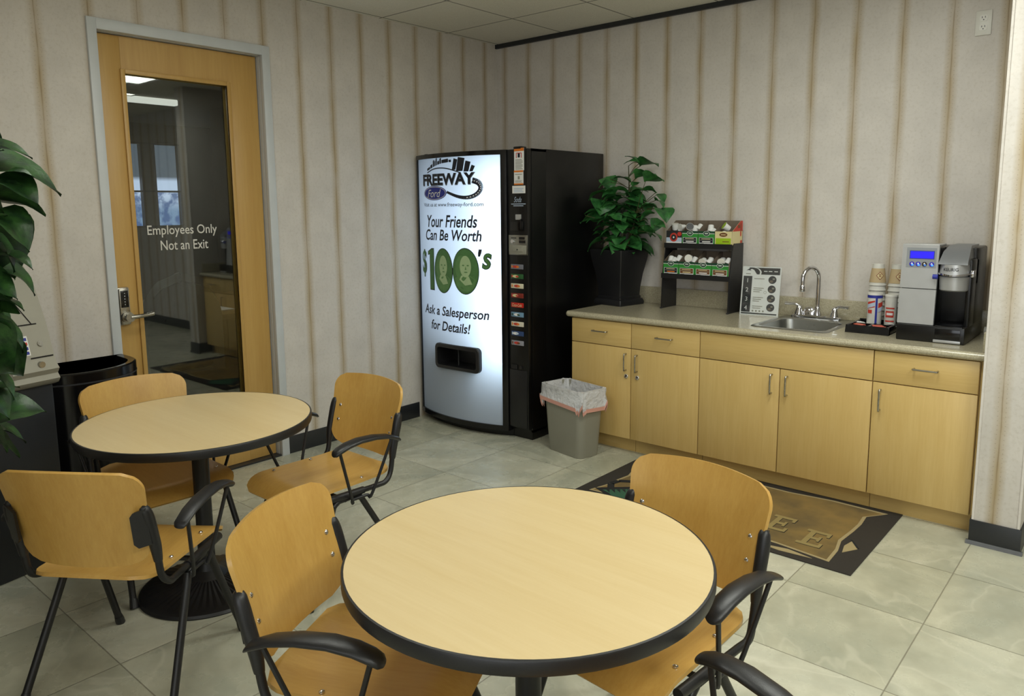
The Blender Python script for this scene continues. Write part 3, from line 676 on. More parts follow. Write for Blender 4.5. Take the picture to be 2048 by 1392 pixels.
tag(centre(bx(3.691, YC + .022, .1, 3.713, -.4, ZT).build('filler_strip', M['maple'])), 'slim maple filler strip between the right cabinet and the wall end', 'filler strip')
# worktop with a sink cut-out, rounded nose
SX0, SX1, SY0, SY1 = 2.53, 2.905, -.56, -.15
ct = thing('countertop', 'speckled beige stone-look countertop with a rounded front edge over the maple cabinets', 'countertop', (2.48, -.35, .872))
b = MB(); CXL, CXR, YN = 1.245, 3.714, -.722
yb = -.7
for (a, c, d, e) in ((CXL + .02, yb, SX0, -.002), (SX1, yb, CXR, -.002), (SX0, yb, SX1, SY0), (SX0, SY1, SX1, -.002)): b.box(a, c, .874, d, e, .914)
nose = [(yb, .874)] + [(yb - .022 * sin(a_), .894 - .02 * cos(a_)) for a_ in [pi * i / 10 for i in range(11)]] + [(yb, .914)]
b.prism(nose, CXL + .02, CXR, 'x')
end = [(CXL + .02, .874)] + [(CXL + .02 - .02 * sin(a_), .894 - .02 * cos(a_)) for a_ in [pi * i / 10 for i in range(11)]] + [(CXL + .02, .914)]
b.prism(end, yb, -.002, 'y')
b.tube([(CXL + .02, yb, .894), (CXL + .0201, yb, .894)], .02, 16); b.sphere((CXL + .02, yb, .894), .0205, 16, 10)
slab = b.build('slab', M['stone'], ct)
bx(CXL, -.021, .914, 3.713, -.001, 1.034, bev=.003).build('backsplash', M['stone'], ct)
bx(3.692, -.69, .914, 3.713, -.021, 1.01, bev=.003).build('side_splash', M['stone'], ct)
# sink
sk = thing('sink', 'square stainless drop-in sink below the gooseneck faucet', 'sink', (2.717, -.355, .914))
def rect(x0, y0, x1, y1, z, r, n=5):
    return [(x, y, z) for x, y in rr((x0 + x1) / 2, (y0 + y1) / 2, (x1 - x0) / 2, (y1 - y0) / 2, r, n)]
b = MB(); b.loft([rect(2.495, -.6, 2.94, -.045, .9145, .04), rect(2.5, -.595, 2.935, -.05, .9185, .04), rect(2.525, -.565, 2.91, -.145, .9185, .06), rect(2.535, -.555, 2.9, -.155, .911, .06), rect(2.55, -.54, 2.885, -.17, .78, .07), rect(2.6, -.49, 2.835, -.22, .76, .06)], cap=False)
b.poly(rect(2.6, -.49, 2.835, -.22, .76, .06), [tuple(range(24))])
b.build('basin', M['steel'], sk)
b = MB(); b.lathe([(.04, .7605), (.045, .763), (.03, .764), (.0, .762)], 24, (2.717, -.355, 0), cap=False); b.build('drain', M['chrome'], sk)
# faucet
fc = thing('faucet', 'chrome gooseneck faucet with two lever handles behind the sink', 'faucet', (2.7, -.085, .9185))
b = MB()
for sx in (1,):
    b.loft([[(2.705 + x * .15, -.085 + y * .034, z) for x, y in rr(0, 0, 1, 1, .5, 6)] for z in (.9187, .9187)] and [[(2.705 + x * w, -.085 + y * w2, z) for x, y in rr(0, 0, 1, 1, .6, 6)] for w, w2, z in ((.15, .034, .9188), (.15, .034, .93), (.135, .026, .938))])
b.build('base_plate', M['chrome'], fc)
b = MB(); b.lathe([(.024, 0), (.024, .008), (.017, .03), (.0165, .05), (.0145, .055)], 24, (2.712, -.085, .935))
ang = radians(-118); dx, dy = cos(ang), sin(ang); R_ = .062
P = [(2.712, -.085, .96), (2.712, -.085, 1.05), (2.712, -.085, 1.155)]
for i in range(1, 9):
    a = pi * i / 8; P.append((2.712 + dx * R_ * (1 - cos(a)), -.085 + dy * R_ * (1 - cos(a)), 1.165 + R_ * sin(a) * 1.1))
ex, ey = 2.712 + dx * 2 * R_, -.085 + dy * 2 * R_
P += [(ex, ey, 1.12)]
b.tube(P, .0125, 14, 3); b.lathe([(.0125, 0), (.016, -.008), (.0165, -.035), (.014, -.04), (.0, -.04)], 20, (ex, ey, 1.13))
b.build('spout', M['chrome'], fc)
for sx, px in ((-1, 2.60), (1, 2.815)):
    b = MB(); b.lathe([(.027, 0), (.026, .01), (.018, .035), (.016, .05), (.012, .056), (.0, .058)], 20, (px, -.085, .935))
    b.tube([(px, -.085, .985), (px + sx * .025, -.09, 1.0), (px + sx * .055, -.095, 1.0), (px + sx * .085, -.098, 1.0)], [.011, .008, .008, .0105], 12, 4)
    b.build('lever_handle', M['chrome'], fc)
b = MB(); b.sphere((2.66, -.075, .935), .04, 20, 10, (1.1, .5, 1.3)); b.build('chrome_dome', M['chrome'], fc)  # squashed chrome dome left of the spout
tag(centre(bx(2.975, -.62, .9145, 3.0, -.6, .9165, bev=.0008).build('paper_scrap', M['paperw'])), 'tiny white paper scrap on the counter right of the sink', 'paper scrap')
# ================================================================ things on the counter
CT = .9142
def stamp_leaf(mb, base, tip, wf, nu=4, nv=7, heart=.25, droop=.18, roll=0., fat=1.):
    b_, t_ = Vector(base), Vector(tip); d = t_ - b_; L = d.length
    up = Vector((0, 0, 1)) if abs(d.normalized().z) < .85 else Vector((.6, -.8, .2)).normalized()
    side = d.cross(up).normalized(); nrm = side.cross(d).normalized()
    side = (side * cos(roll) + nrm * sin(roll)).normalized(); nrm = side.cross(d).normalized()
    if nrm.z < 0 and abs(roll) < .1: nrm = -nrm
    w = L * (.40 * wf ** .5 if wf < 1 else .42 * wf) * fat
    g = []
    for j in range(nv + 1):
        v = j / nv
        pw = (sin(pi * min(1, v ** .62)) ** .8) * (1 - .45 * v) * 1.25
        row = []
        for i in range(nu + 1):
            u = -1 + 2 * i / nu
            p = b_ + d * (v - heart * .25 * abs(u) * (1 - v) ** 3) + side * (u * w * pw) + nrm * (L * droop * sin(pi * v) * .8 + abs(u) * w * pw * .28 - L * .03 * sin(v * 9 + u * 2) * abs(u))
            row.append(tuple(p))
        g.append(row)
    vs = [p for r in g for p in r]; W = nu + 1
    mb.poly(vs, [(j * W + i, j * W + i + 1, (j + 1) * W + i + 1, (j + 1) * W + i) for j in range(nv) for i in range(nu)])

def leaf_mat(name, a, b, scale=22):
    k = NT(name)
    c = k.mix(k.ramp(k.noise(scale), .35, .7), srgb(a), srgb(b))
    k.base(c).rough(.38); k.bump(k.noise(90), .25, .004)
    k.b.inputs['Specular IOR Level'].default_value = .45
    return k.mat
M['leaf'] = leaf_mat('glossy_leaf', '#225229', '#41803f'); M['leafd'] = leaf_mat('dark_leaf', '#18301b', '#315826')
M['stem'] = pm('stem', '#4a4a2a', .6)
plant = thing('potted_plant', 'bushy green artificial plant in a tall black tapered pot on the counter', 'potted plant', (1.335, -.165, CT))
plant.rotation_euler = (0, 0, 0)
pr_ = radians(-9)
def sq(r, z, c=(1.335, -.19)):
    return [(c[0] + r * (x * cos(pr_) - y * sin(pr_)), c[1] + r * (x * sin(pr_) + y * cos(pr_)), z) for x, y in rr(0, 0, 1, 1, .06, 3)]
b = MB(); b.loft([sq(.128, CT), sq(.13, CT + .02), sq(.122, CT + .04), sq(.112, CT + .045), sq(.112, CT + .06), sq(.106, CT + .065), sq(.109, CT + .12), sq(.122, CT + .22), sq(.142, CT + .32), sq(.152, CT + .385), sq(.152, CT + .395), sq(.142, CT + .395), sq(.138, CT + .35)])
b.build('pot', M['black'], plant)
b = MB(); b.loft([sq(.139, CT + .352), sq(.137, CT + .372)]); b.build('soil', pm('soil', '#241a12', .9, bump=.6), plant)
b = MB(); rs = random.Random(5); stems = []
for i in range(7):
    a = i * .9 + .3; r1 = .05 + .02 * (i % 3); top = (1.39 + .11 * cos(a) * (i > 0), -.17 + .07 * sin(a) * (i > 0), CT + (.98 if i == 0 else .55 + .05 * (i % 4)))
    base = (1.335 + .05 * cos(a), -.165 + .05 * sin(a), CT + .36)
    mid = (base[0] * .5 + top[0] * .5 + .01, base[1] * .5 + top[1] * .5, base[2] * .5 + top[2] * .5)
    b.tube([base, mid, top], [.008, .006, .003], 8, 4); stems.append((base, mid, top))
b.build('stem', M['stem'], plant)
b = MB(); b2 = MB()
def near_stem(p):
    best = None
    for base, mid, top in stems:
        for k_ in range(9):
            q_ = Vector(base).lerp(Vector(top), k_ / 8); dd = (q_ - Vector(p)).length
            if q_.z < p[2] - .01 and (best is None or dd < best[0]): best = (dd, q_)
    return best[1] if best else Vector(stems[0][0])
for (x0, y0, z0, x1, y1, z1, w) in PL1:
    y0 = min(y0, -.06); y1 = min(y1, -.04)
    stamp_leaf(b, (x0, y0, z0), (x1, y1, z1), w * .95, roll=rs.uniform(-.5, .5), fat=1.35)
    s0 = near_stem((x0, y0, z0)); b2.tube([tuple(s0), tuple((s0 + Vector((x0, y0, z0))) / 2 + Vector((0, 0, .012))), (x0, y0, z0)], .0022, 6, 3)
for i in range(95):
    a = rs.uniform(0, 2 * pi); h = rs.uniform(.38, .80); r0 = rs.uniform(.02, .13) * (1 if h < .62 else .6); r1 = r0 + rs.uniform(.1, .15)
    p0 = (1.35 + r0 * cos(a), max(-.3, min(-.08, -.18 + r0 * sin(a))), CT + h); p1 = (1.35 + r1 * cos(a), max(-.38, min(-.04, -.18 + r1 * sin(a) * .8)), CT + h - rs.uniform(-.02, .07))
    stamp_leaf(b, p0, p1, rs.uniform(.7, 1.), roll=rs.uniform(-.5, .5), fat=1.4)
for v in b.bm.verts: v.co.y = min(v.co.y, -.014 - .002 * rs.random()); v.co.x = max(v.co.x, 1.1 + .003 * rs.random()) if v.co.y > -.93 else v.co.x
b.build('foliage', M['leaf'], plant, ang=75); b2.build('leaf_stalk', M['stem'], plant)

# pod rack
rk = thing('pod_rack', 'black two-shelf coffee pod rack standing on the counter beside the plant', 'rack', (1.945, -.12, CT))
for x in (1.7, 2.186):
    b = MB(); b.prism([(-.228, CT), (-.0245, CT), (-.0245, 1.368), (-.158, 1.368), (-.178, 1.352), (-.218, 1.14)], x, x + .007, 'x'); b.build('side_panel', M['black'], rk)
    for y_ in (-.235, -.05): bx(x - .003, y_, CT, x + .01, y_ + .02, CT + .008).build('foot', M['char'], rk)
TL = .27
for nm, z, y0, y1 in (('lower_shelf', 1.147, -.226, -.03), ('upper_shelf', 1.352, -.192, -.03)):
    b = MB(); b.box(1.707, y0, z, 2.186, y1, z + .006); b.box(1.7, y0 - .004, z - .022, 2.193, y0, z + .012); b.box(1.707, -.029, z, 2.186, -.026, z + .1); b.build(nm, M['black'], rk)
tag(rk)
def pod_box(x, y, z, kind, label, lab=('ink', 'paperw')):
    W_, Hf, Hb, D_ = .116, .088, .155, .155
    t_ = thing('pod_box', label, 'coffee pod box', (x + W_ / 2, y + D_ / 2, z), 0, None)
    inner = M['kraft']; e = .0022
    b = MB()
    for xa in (x, x + W_ - e): b.prism([(y, z), (y + D_, z), (y + D_, z + Hb), (y + D_ - .03, z + Hb), (y + .004, z + Hf)], xa, xa + e, 'x')
    b.box(x, y, z, x + W_, y + e, z + Hf); b.box(x, y + D_ - e, z, x + W_, y + D_, z + Hb); b.box(x, y, z, x + W_, y + D_, z + e)
    b.build('carton', inner, t_)
    f = MB(); y0 = y - .0012; mats = []
    def q(m_, u0, v0, u1, v1, dy=0):
        if M[m_] not in mats: mats.append(M[m_])
        f.m(mats.index(M[m_])); f.box(x + u0 * W_, y0 - dy, z + v0 * Hf, x + u1 * W_, y0 + .0012, z + v1 * Hf)
    def el(m_, u, v, ru, rv, dy):
        if M[m_] not in mats: mats.append(M[m_])
        f.m(mats.index(M[m_])); f.prism(ring(x + u * W_, z + v * Hf, ru * W_, rv * Hf, 24), y0 - dy, y0, 'y')
    if kind == 'green':
        q('green', 0, 0, 1, 1); q('dgreen', 0, .84, 1, 1, .0004); q('paperw', 0, .8, 1, .835, .0006); el('paperw', .5, .82, .2, .19, .001); el('dgreen', .5, .82, .18, .165, .0014)
        for v in (.86, .8): q('paperw', .4, v - .015, .6, v + .015, .0018)
        q('paperw', .06, .0, .92, .52, .0005); q(lab[0], .08, .13, .9, .5, .001)
        q('cream', .2, .4, .75, .44, .0014); q('grey', .12, .31, .85, .34, .0014); q(lab[1], .25, .18, .75, .25, .0014); q('dgreen', .1, .03, .35, .08, .001)
    elif kind == 'donut':
        q('char', 0, 0, 1, 1); q('lblue', 0, 0, 1, .48, .0004); q('paperw', 0, .02, 1, .16, .0006); el('red', .48, .5, .25, .34, .001); el('char', .48, .5, .16, .22, .0014); el('paperw', .48, .5, .05, .07, .0018); el('red', .85, .76, .13, .16, .0012)
    else:
        q('cream', 0, 0, 1, 1); q('lime', .05, .06, .95, .5, .0005); el('brown', .5, .76, .24, .15, .001); q('cream', .36, .73, .64, .78, .0015); q('brown', .45, .22, .85, .28, .001); q('paperw', .15, .02, .9, .06, .001)
    f.build('printed_front', mats, t_)
    if kind == 'tea':
        s_ = MB(); xs_ = x + W_ + .0002
        s_.prism([(y, z), (y + D_, z), (y + D_, z + Hb), (y + D_ - .03, z + Hb), (y + .004, z + Hf)], xs_, xs_ + .0012, 'x'); s_.m(1)
        s_.prism([(y + .004, z + Hf), (y + D_, z + Hf), (y + D_, z + Hb), (y + D_ - .03, z + Hb)], xs_ + .0012, xs_ + .002, 'x'); s_.m(2); s_.box(xs_ + .002, y + .08, z + .108, xs_ + .0026, y + .115, z + .128); s_.m(1); s_.box(xs_ + .0012, y + .12, z + .055, xs_ + .002, y + .138, z + .085); s_.box(xs_ + .0012, y + .125, z + .004, xs_ + .002, y + .15, z + .028)
        s_.m(2); s_.box(xs_ + .0012, y + .125, z + .085, xs_ + .0028, y + .133, z + .14)
        s_.build('printed_side', [M['cream'], M['red'], M['brown']], t_)
    return t_
UZ, LZ_ = 1.3582, 1.1532
xu = [1.712 + i * .119 for i in range(4)]
pod_box(xu[0], -.187, UZ, 'donut', 'dark coffee pod box with a round red logo, left end of the upper shelf')
pod_box(xu[1], -.187, UZ, 'green', 'green coffee pod box on the upper shelf next to the red-logo box')
pod_box(xu[2], -.187, UZ, 'green', 'green coffee pod box on the upper shelf next to the cream and lime box')
pod_box(xu[3], -.187, UZ, 'tea', 'cream and lime pod box with a red side, right end of the upper shelf')
pod_box(xu[0], -.221, LZ_, 'green', 'green pod box with an orange mark on a black label, left end of lower shelf', ('ink', 'orange'))
pod_box(xu[1], -.221, LZ_, 'green', 'green pod box with a brown label, second from the left on the lower shelf', ('brown', 'cream'))
pod_box(xu[2], -.221, LZ_, 'green', 'green pod box with a brown label, third from the left on the lower shelf', ('brown', 'paperw'))
pod_box(xu[3], -.221, LZ_, 'green', 'green pod box with a brown label, right end of the lower shelf', ('brown', 'paperw'))
# pods in the boxes
def pod(x, y, z, tilt, spin, label, grp, foil=None):
    t_ = thing('coffee_pod', label, 'coffee pod', (x, y, z), 0, grp)
    b = MB(); b.lathe([(.0, 0), (.0165, 0), (.018, .003), (.0215, .04), (.0255, .041), (.0255, .0435)], 20); b.build('cup', M['paperw'], t_, world=False)
    b = MB(); b.lathe([(.0, .0437), (.0245, .0437), (.0245, .0441), (.0, .0443)], 20); b.build('foil_lid', foil or M['white'], t_, world=False)
    t_.rotation_euler = (tilt, 0, spin)
    return t_
b_ = M['lime']
w_ = 'white coffee pods in the '
for (bx_, zz, yy, items, nm) in (
    (xu[0], UZ, -.187, [(.036, .05, .04, .2, .4), (.07, .07, .052, 2.8, .3), (.092, .085, .058, 1.6, -.4)], 'red-logo box on the upper shelf'),
    (xu[1], UZ, -.187, [(.062, .06, .07, 2.9, .3), (.092, .09, .074, 2.5, -.3), (.035, .03, .05, 1.2, .6)], 'upper green box beside the red-logo box'),
    (xu[2], UZ, -.187, [(.06, .06, .075, 2.9, .2), (.09, .06, .045, 2.4, -.5)], 'upper green box beside the lime box'),
    (xu[3], UZ, -.187, [(.07, .06, .05, 1.0, -.8), (.04, .05, .03, 2.6, .4)], 'cream and lime box'),
    (xu[0], LZ_, -.221, [(.036, .045, .062, 2.6, .3), (.064, .05, .05, 2.3, -.2), (.09, .07, .068, 2.7, -.4)], 'lower box with the orange mark'),
    (xu[1], LZ_, -.221, [(.05, .05, .055, 1.5, .3), (.085, .075, .06, 2.6, -.4), (.03, .1, .062, 2.4, .5)], 'second box of the lower shelf'),
    (xu[2], LZ_, -.221, [(.045, .04, .05, 1.9, .1), (.085, .06, .05, 2.2, -.4), (.07, .09, .06, 2.7, 0)], 'third box of the lower shelf'),
    (xu[3], LZ_, -.221, [(.05, .05, .05, 1.8, .2), (.09, .07, .06, 2.5, -.3), (.03, .1, .06, 2.7, .4)], 'right-end box of the lower shelf')):
    for j, (a, c, h, ti, sp) in enumerate(items):
        lime_ = nm == 'cream and lime box' and j == 0
        dark_ = nm.startswith('upper green box beside the red') and j == 2
        pod(bx_ + a, yy + c, zz + h + (.052 if zz > 1.3 else .054), ti, sp, 'coffee pod with a lime lid in the cream and lime box' if lime_ else 'coffee pod with a dark lid in the upper green box beside the red-logo box' if dark_ else 'white coffee pod lying in the ' + nm, None if lime_ or dark_ or nm == 'cream and lime box' else w_ + nm, M['lime'] if lime_ else M['char'] if dark_ else None)

# instruction sign in a clear stand
sg = thing('instruction_sign', 'white instruction card numbered 1 to 4 in a clear stand left of the sink', 'sign', (2.365, -.15, CT), radians(3))
sg.rotation_euler = (0, 0, radians(7))
tilt = Matrix.Rotation(radians(-9), 4, 'X')
b = MB(); b.X = tilt; b.box(-.122, 0, 0, .122, .003, .312); card = b.build('card', M['paperw'], sg, world=False)
b = MB(); b.X = tilt; y_ = -.0006
DK, WH, PK, GR_ = 0, 1, 2, 3
b.m(DK); b.box(-.114, y_, .018, -.058, 0, .25); b.box(-.114, y_, .006, .112, 0, .014); b.box(-.03, y_, .262, .114, 0, .305); b.prism([(-.03, .262), (-.03, .305), (-.085, .305), (-.05, .29)], y_, 0, 'y')
for z, n_ in ((.222, '1'), (.162, '2'), (.102, '3'), (.045, '4')):
    b.m(DK); b.prism(ring(.07, z + .008, .025, .025, 24), y_, 0, 'y')
    b.m(PK); b.prism(ring(.064, z - .002, .011, .008, 14), y_ - .0006, 0, 'y'); b.m(GR_); b.prism(ring(.078, z + .014, .008, .006, 12), y_ - .0006, 0, 'y')
    b.m(WH); text_on(b, n_, -.086, y_ - .0009, z, None, .027)
    b.m(GR_)
    for i in range({'1': 1, '2': 3, '3': 3, '4': 2}[n_]): b.box(-.045, y_, z + .01 - i * .012, .02 - .012 * i, 0, z + .0145 - i * .012)
b.m(GR_); b.prism(ring(.03, .148, .009, .009, 16), y_, 0, 'y'); b.m(WH); b.prism(ring(.03, .148, .007, .007, 16), y_ - .0004, 0, 'y')
b.m(WH)
band_ = crv([(-.045, .305), (-.02, .297), (-.006, .28), (-.008, .262)])
for (xa, za), (xb, zb) in zip(band_, band_[1:]): b.prism([(xa - .006, za), (xb - .006, zb), (xb + .004, zb), (xa + .004, za)], y_ - .0005, 0, 'y')
for x_ in (.025, .055, .09): b.box(x_ - .012, y_ - .0005, .281, x_ + .01, 0, .286)
b.m(DK); b.prism([(-.1, .285), (-.075, .302), (-.06, .3), (-.075, .29), (-.065, .282), (-.085, .288)], y_, 0, 'y'); b.m(GR_); b.box(-.1, y_, .262, -.07, 0, .267)
for x_ in (-.04, -.018, .004, .026): b.prism(ring(x_, .027, .006, .006, 10), y_, 0, 'y')
b.build('printing', [M['char'], M['paperw'], M['kraft'], M['grey']], card, world=False)
k = NT('clear_acrylic'); g1 = k.n('BsdfTransparent', {'Color': (.97, .98, .98, 1)}); g2 = k.n('BsdfGlossy', {'Roughness': .03}); mx = k.n('MixShader', {0: .06, 1: g1.outputs[0], 2: g2.outputs[0]}); k.t.links.new(mx.outputs[0], k.out.inputs[0]); M['acry'] = k.mat
b = MB(); b.X = tilt; b.box(-.124, -.0042, .0, .124, -.0018, .314); b.X = Matrix.Identity(4); b.box(-.124, 0, .0005, .124, .09, .003); b.build('clear_holder', M['acry'], sg, world=False)

# condiment tray
tr_ = thing('condiment_tray', 'black compartment tray of sugar packets between the sink and the coffee machine', 'tray', (3.11, -.335, CT))
b = MB(); x0, x1, y0, y1, z1 = 2.998, 3.222, -.475, -.2, .957
b.box(x0, y0, CT, x1, y1, CT + .006)
b.prism([(y0, CT), (y0 + .012, z1), (y0 + .03, z1 - .002), (y0 + .03, CT)], x0, x1, 'x')
b.box(x0, y0 + .01, CT, x0 + .014, y1, z1, bev=.002); b.box(x1 - .014, y0 + .01, CT, x1, y1, z1, bev=.002); b.box(x0, y1 - .014, CT, x1, y1, z1 + .004, bev=.002)
b.box(x0 + .01, -.345, CT, x1 - .01, -.335, z1 - .004); b.box(3.105, y0 + .01, CT, 3.115, y1, z1 - .004)
b.build('tray_body', M['blackg'], tr_)
rs = random.Random(11)
pk = pm('sweetener_packet', '#cf6450', .5)
for i in range(12):
    cx_ = 3.058 if i % 2 else 3.16
    z_ = CT + .024 + .0035 * (i // 2)
    o = bx(-.026, -.017, -.0015, .026, .017, .0015, bev=.0012).build('sugar_packet', pk)
    o.location = (cx_ + rs.uniform(-.012, .012), -.405 + rs.uniform(-.012, .012), z_); o.rotation_euler = (rs.uniform(-.05, .05), rs.uniform(-.05, .05), rs.uniform(-.5, .5))
    tag(o, 'red sweetener packet heaped in the %s front pocket of the tray' % ('left' if i % 2 else 'right'), 'packet', 'sweetener packets in the %s pocket' % ('left' if i % 2 else 'right'))
for i, (x_, y_) in enumerate(((3.03, -.31), (3.05, -.305), (3.2, -.32))):
    o = bx(-.026, -.018, -.001, .026, .018, .001, bev=.0008).build('sugar_packet', M['paperw']); o.location = (x_, y_, CT + .03 + .002 * i); o.rotation_euler = (.5, .2, .4 + i)
    if i < 2: tag(o, 'white sugar packet in the back left pocket of the tray', 'packet', 'white packets in the back left pocket')
    else: tag(o, 'white sugar packet in the back right pocket of the tray', 'packet')
# canisters
def canister(x, y, z, r, h, label, blue):
    t_ = thing('canister', label, 'canister', (x, y, z))
    b = MB(); b.lathe([(.0, 0), (r * .94, 0), (r * .94, .004), (r * .96, .006), (r, h - .012), (r * 1.04, h - .012), (r * 1.04, h - .004), (r * .98, h), (0, h - .001)], 32, (x, y, z)); b.build('paper_can', M['white'], t_)
    b = MB()
    def wrap(m_, a0, a1, z0, z1, e=.0006, sl=0):
        n_ = max(2, int(abs(a1 - a0) / .12)); rings = []
        for i in range(n_ + 1):
            a = a0 + (a1 - a0) * i / n_; rr_ = r * 1.0 + e; s_ = sl * (i / n_)
            rings.append([(x + rr_ * cos(a), y + rr_ * sin(a), z + z0 + s_), (x + rr_ * cos(a), y + rr_ * sin(a), z + z1 + s_)])
        b.m(m_); b.loft(rings, cap=False, close=False)
    f0 = radians(-62)                        # towards the room
    if blue:
        wrap(0, f0 - 1.6, f0 + 1.6, h * .86, h * .94); wrap(0, f0 - .14, f0 + .14, .006, h * .9)
        wrap(1, f0 - 1.3, f0 - .2, h * .55, h * .74, .0007, .012); wrap(2, f0 - 1.3, f0 - .2, h * .56, h * .67, .001, .016); wrap(1, f0 - 1.2, f0 - .55, h * .43, h * .53, .0008)
        wrap(1, f0 + .25, f0 + 1.2, h * .46, h * .72, .0007, .01); wrap(2, f0 + .2, f0 + 1.2, h * .46, h * .58, .001, .014)
    else:
        wrap(1, f0 - 1.1, f0 + .35, h * .6, h * .64); wrap(1, f0 - 1.1, f0 + .25, h * .36, h * .54); wrap(3, f0 - .9, f0 + .1, h * .42, h * .49, .001); wrap(1, f0 - 1.1, f0 + .35, h * .23, h * .27)
    b.build('printed_wrap', [M['navy'], M['red'], M['lblue'], M['paperw']], t_, recalc=False)
    return t_
canister(3.09, -.27, CT + .0065, .039, .2, 'white paper canister with a blue stripe and red panels on the tray', True)
canister(3.175, -.27, CT + .0065, .032, .195, 'white paper canister with dark red bands on the tray', False)
# upside-down stacks of coffee cups
M['sleeve'] = pm('cup_sleeve', '#c2ab84', .7, bump=.2)
def cup(x, y, z, label, grp, sleeve):
    t_ = thing('paper_cup', label, 'paper cup', (x, y, z), 0, grp)
    b = MB(); b.lathe([(.0465, 0), (.0475, .003), (.0465, .006), (.0445, .006), (.031, .118), (.031, .123), (.0285, .123), (.0285, .118), (0, .118)], 28, cap=False); b.build('cup_wall', M['white'], t_, world=False)
    if sleeve:
        b = MB(); b.lathe([(.0438, .018), (.0446, .018), (.0345, .099), (.0337, .099)], 28, cap=False); sl = b.build('sleeve', M['sleeve'], t_, world=False)
        b = MB(); a0 = radians(-60)
        def pt(u, v, e):
            zz = .058 + v * .024; r_ = .0449 - (zz - .018) / .081 * .0101 + e; a = a0 + u * .5
            return (r_ * cos(a), r_ * sin(a), zz)
        for s_, m_, e in ((1, 0, .0012), (.8, 1, .002)):
            b.m(m_)
            for k_ in range(6):
                ua, ub = -1 + k_ / 3, -1 + (k_ + 1) / 3; wa, wb_ = 1 - abs(ua), 1 - abs(ub)
                b.poly([pt(s_ * ua, -s_ * wa, e), pt(s_ * ub, -s_ * wb_, e), pt(s_ * ub, s_ * wb_, e), pt(s_ * ua, s_ * wa, e)], [(0, 1, 2, 3)])
        b.m(0)
        for v_ in (.25, -.05, -.32): b.poly([pt(-.3, v_, .0028), pt(.3, v_, .0028), pt(.3, v_ + .16, .0028), pt(-.3, v_ + .16, .0028)], [(0, 1, 2, 3)])
        b.build('printed_diamond', [pm('sleeve_print', '#8c4a3a', .6), M['cream']], sl, world=False, recalc=False)
    return t_
for sx_, nm in ((3.062, 'left'), (3.165, 'right')):
    for j in range(9):
        top = j == 8
        cup(sx_, -.135, CT + .029 * j + .004, ('sleeved paper cup on top of the %s upside-down cup stack' if top else 'white paper cup in the %s upside-down stack under the sleeved one') % nm, None if top else 'cups in the %s stack' % nm, top)

# coffee machine
km = thing('coffee_machine', 'silver and black single-cup coffee machine with a blue screen on the counter', 'coffee machine', (3.43, -.32, CT))
X0k, Xm, X1k, Yf, Yb, Zt = 3.275, 3.444, 3.588, -.545, -.09, 1.402
b = MB(); b.box(X0k, Yf, CT, X1k, Yb, 1.0, bev=.006); b.box(X0k, -.36, .99, X1k, Yb, Zt - .01, bev=.01); b.box(X0k + .002, -.49, .99, Xm - .004, -.34, Zt - .012, bev=.004)
b.box(X1k - .022, -.47, .99, X1k, -.34, 1.33, bev=.006); b.box(Xm, -.47, 1.2, X1k, -.3, 1.34, bev=.01)
b.build('body', M['machine'], km)
b = MB(); sl_ = .02
def pan(z0, z1, x0=X0k, x1=Xm):
    y_ = lambda z: Yf + .008 + .03 * (z - 1.0) / .41
    b.loft([[(x0, y_(z), z), (x1, y_(z), z), (x1, y_(z) + .02, z), (x0, y_(z) + .02, z)] for z in (z0, z1)])
pan(1.002, 1.181); pan(1.185, 1.408)
b.box(X0k, Yf + .04, 1.398, Xm, -.35, 1.41, bev=.003)
fp = b.build('front_panel', M['silver'], km)
yy_ = lambda z: Yf + .0075 + .03 * (z - 1.0) / .41
def fpq(mb, x0, x1, z0, z1, e): mb.loft([[(x0, yy_(z) - e, z), (x1, yy_(z) - e, z), (x1, yy_(z) + .004, z), (x0, yy_(z) + .004, z)] for z in (z0, z1)])
b = MB(); fpq(b, 3.296, 3.434, 1.29, 1.392, .0005); b.build('control_field', pm('panel_grey', '#85888c', .4), fp)
b = MB(); fpq(b, 3.31, 3.425, 1.335, 1.377, .0015); b.m(1); fpq(b, 3.314, 3.421, 1.339, 1.373, .002); b.build('screen', [M['navy'], pm('blue_screen', '#1a16a8', .2, emit='#2a20e0', es=1.1)], fp)
for i, x_ in enumerate((3.324, 3.353, 3.382, 3.415)):
    b = MB(); z_ = 1.309; b.prism(ring(x_, z_, .0115, .0115, 20), yy_(z_) - .004, yy_(z_) + .003, 'y'); b.m(1); b.prism([(x_ - .006, z_), (x_ + .006, z_), (x_, z_ + .008)], yy_(z_) - .0046, yy_(z_) - .003, 'y')
    b.m(2); b.prism(ring(x_ + .003, z_ - .005, .006, .004, 10), yy_(z_) - .0045, yy_(z_) - .003, 'y')
    b.build('button', [pm('button_face', '#241a60' if i != 2 else '#2b2022', .3, emit='#2a28c0', es=.5 if i != 2 else 0), M['paperw'], pm('button_glow', '#4a90ff', .3, emit='#3a80ff', es=1.5 if i != 2 else 0)], fp)
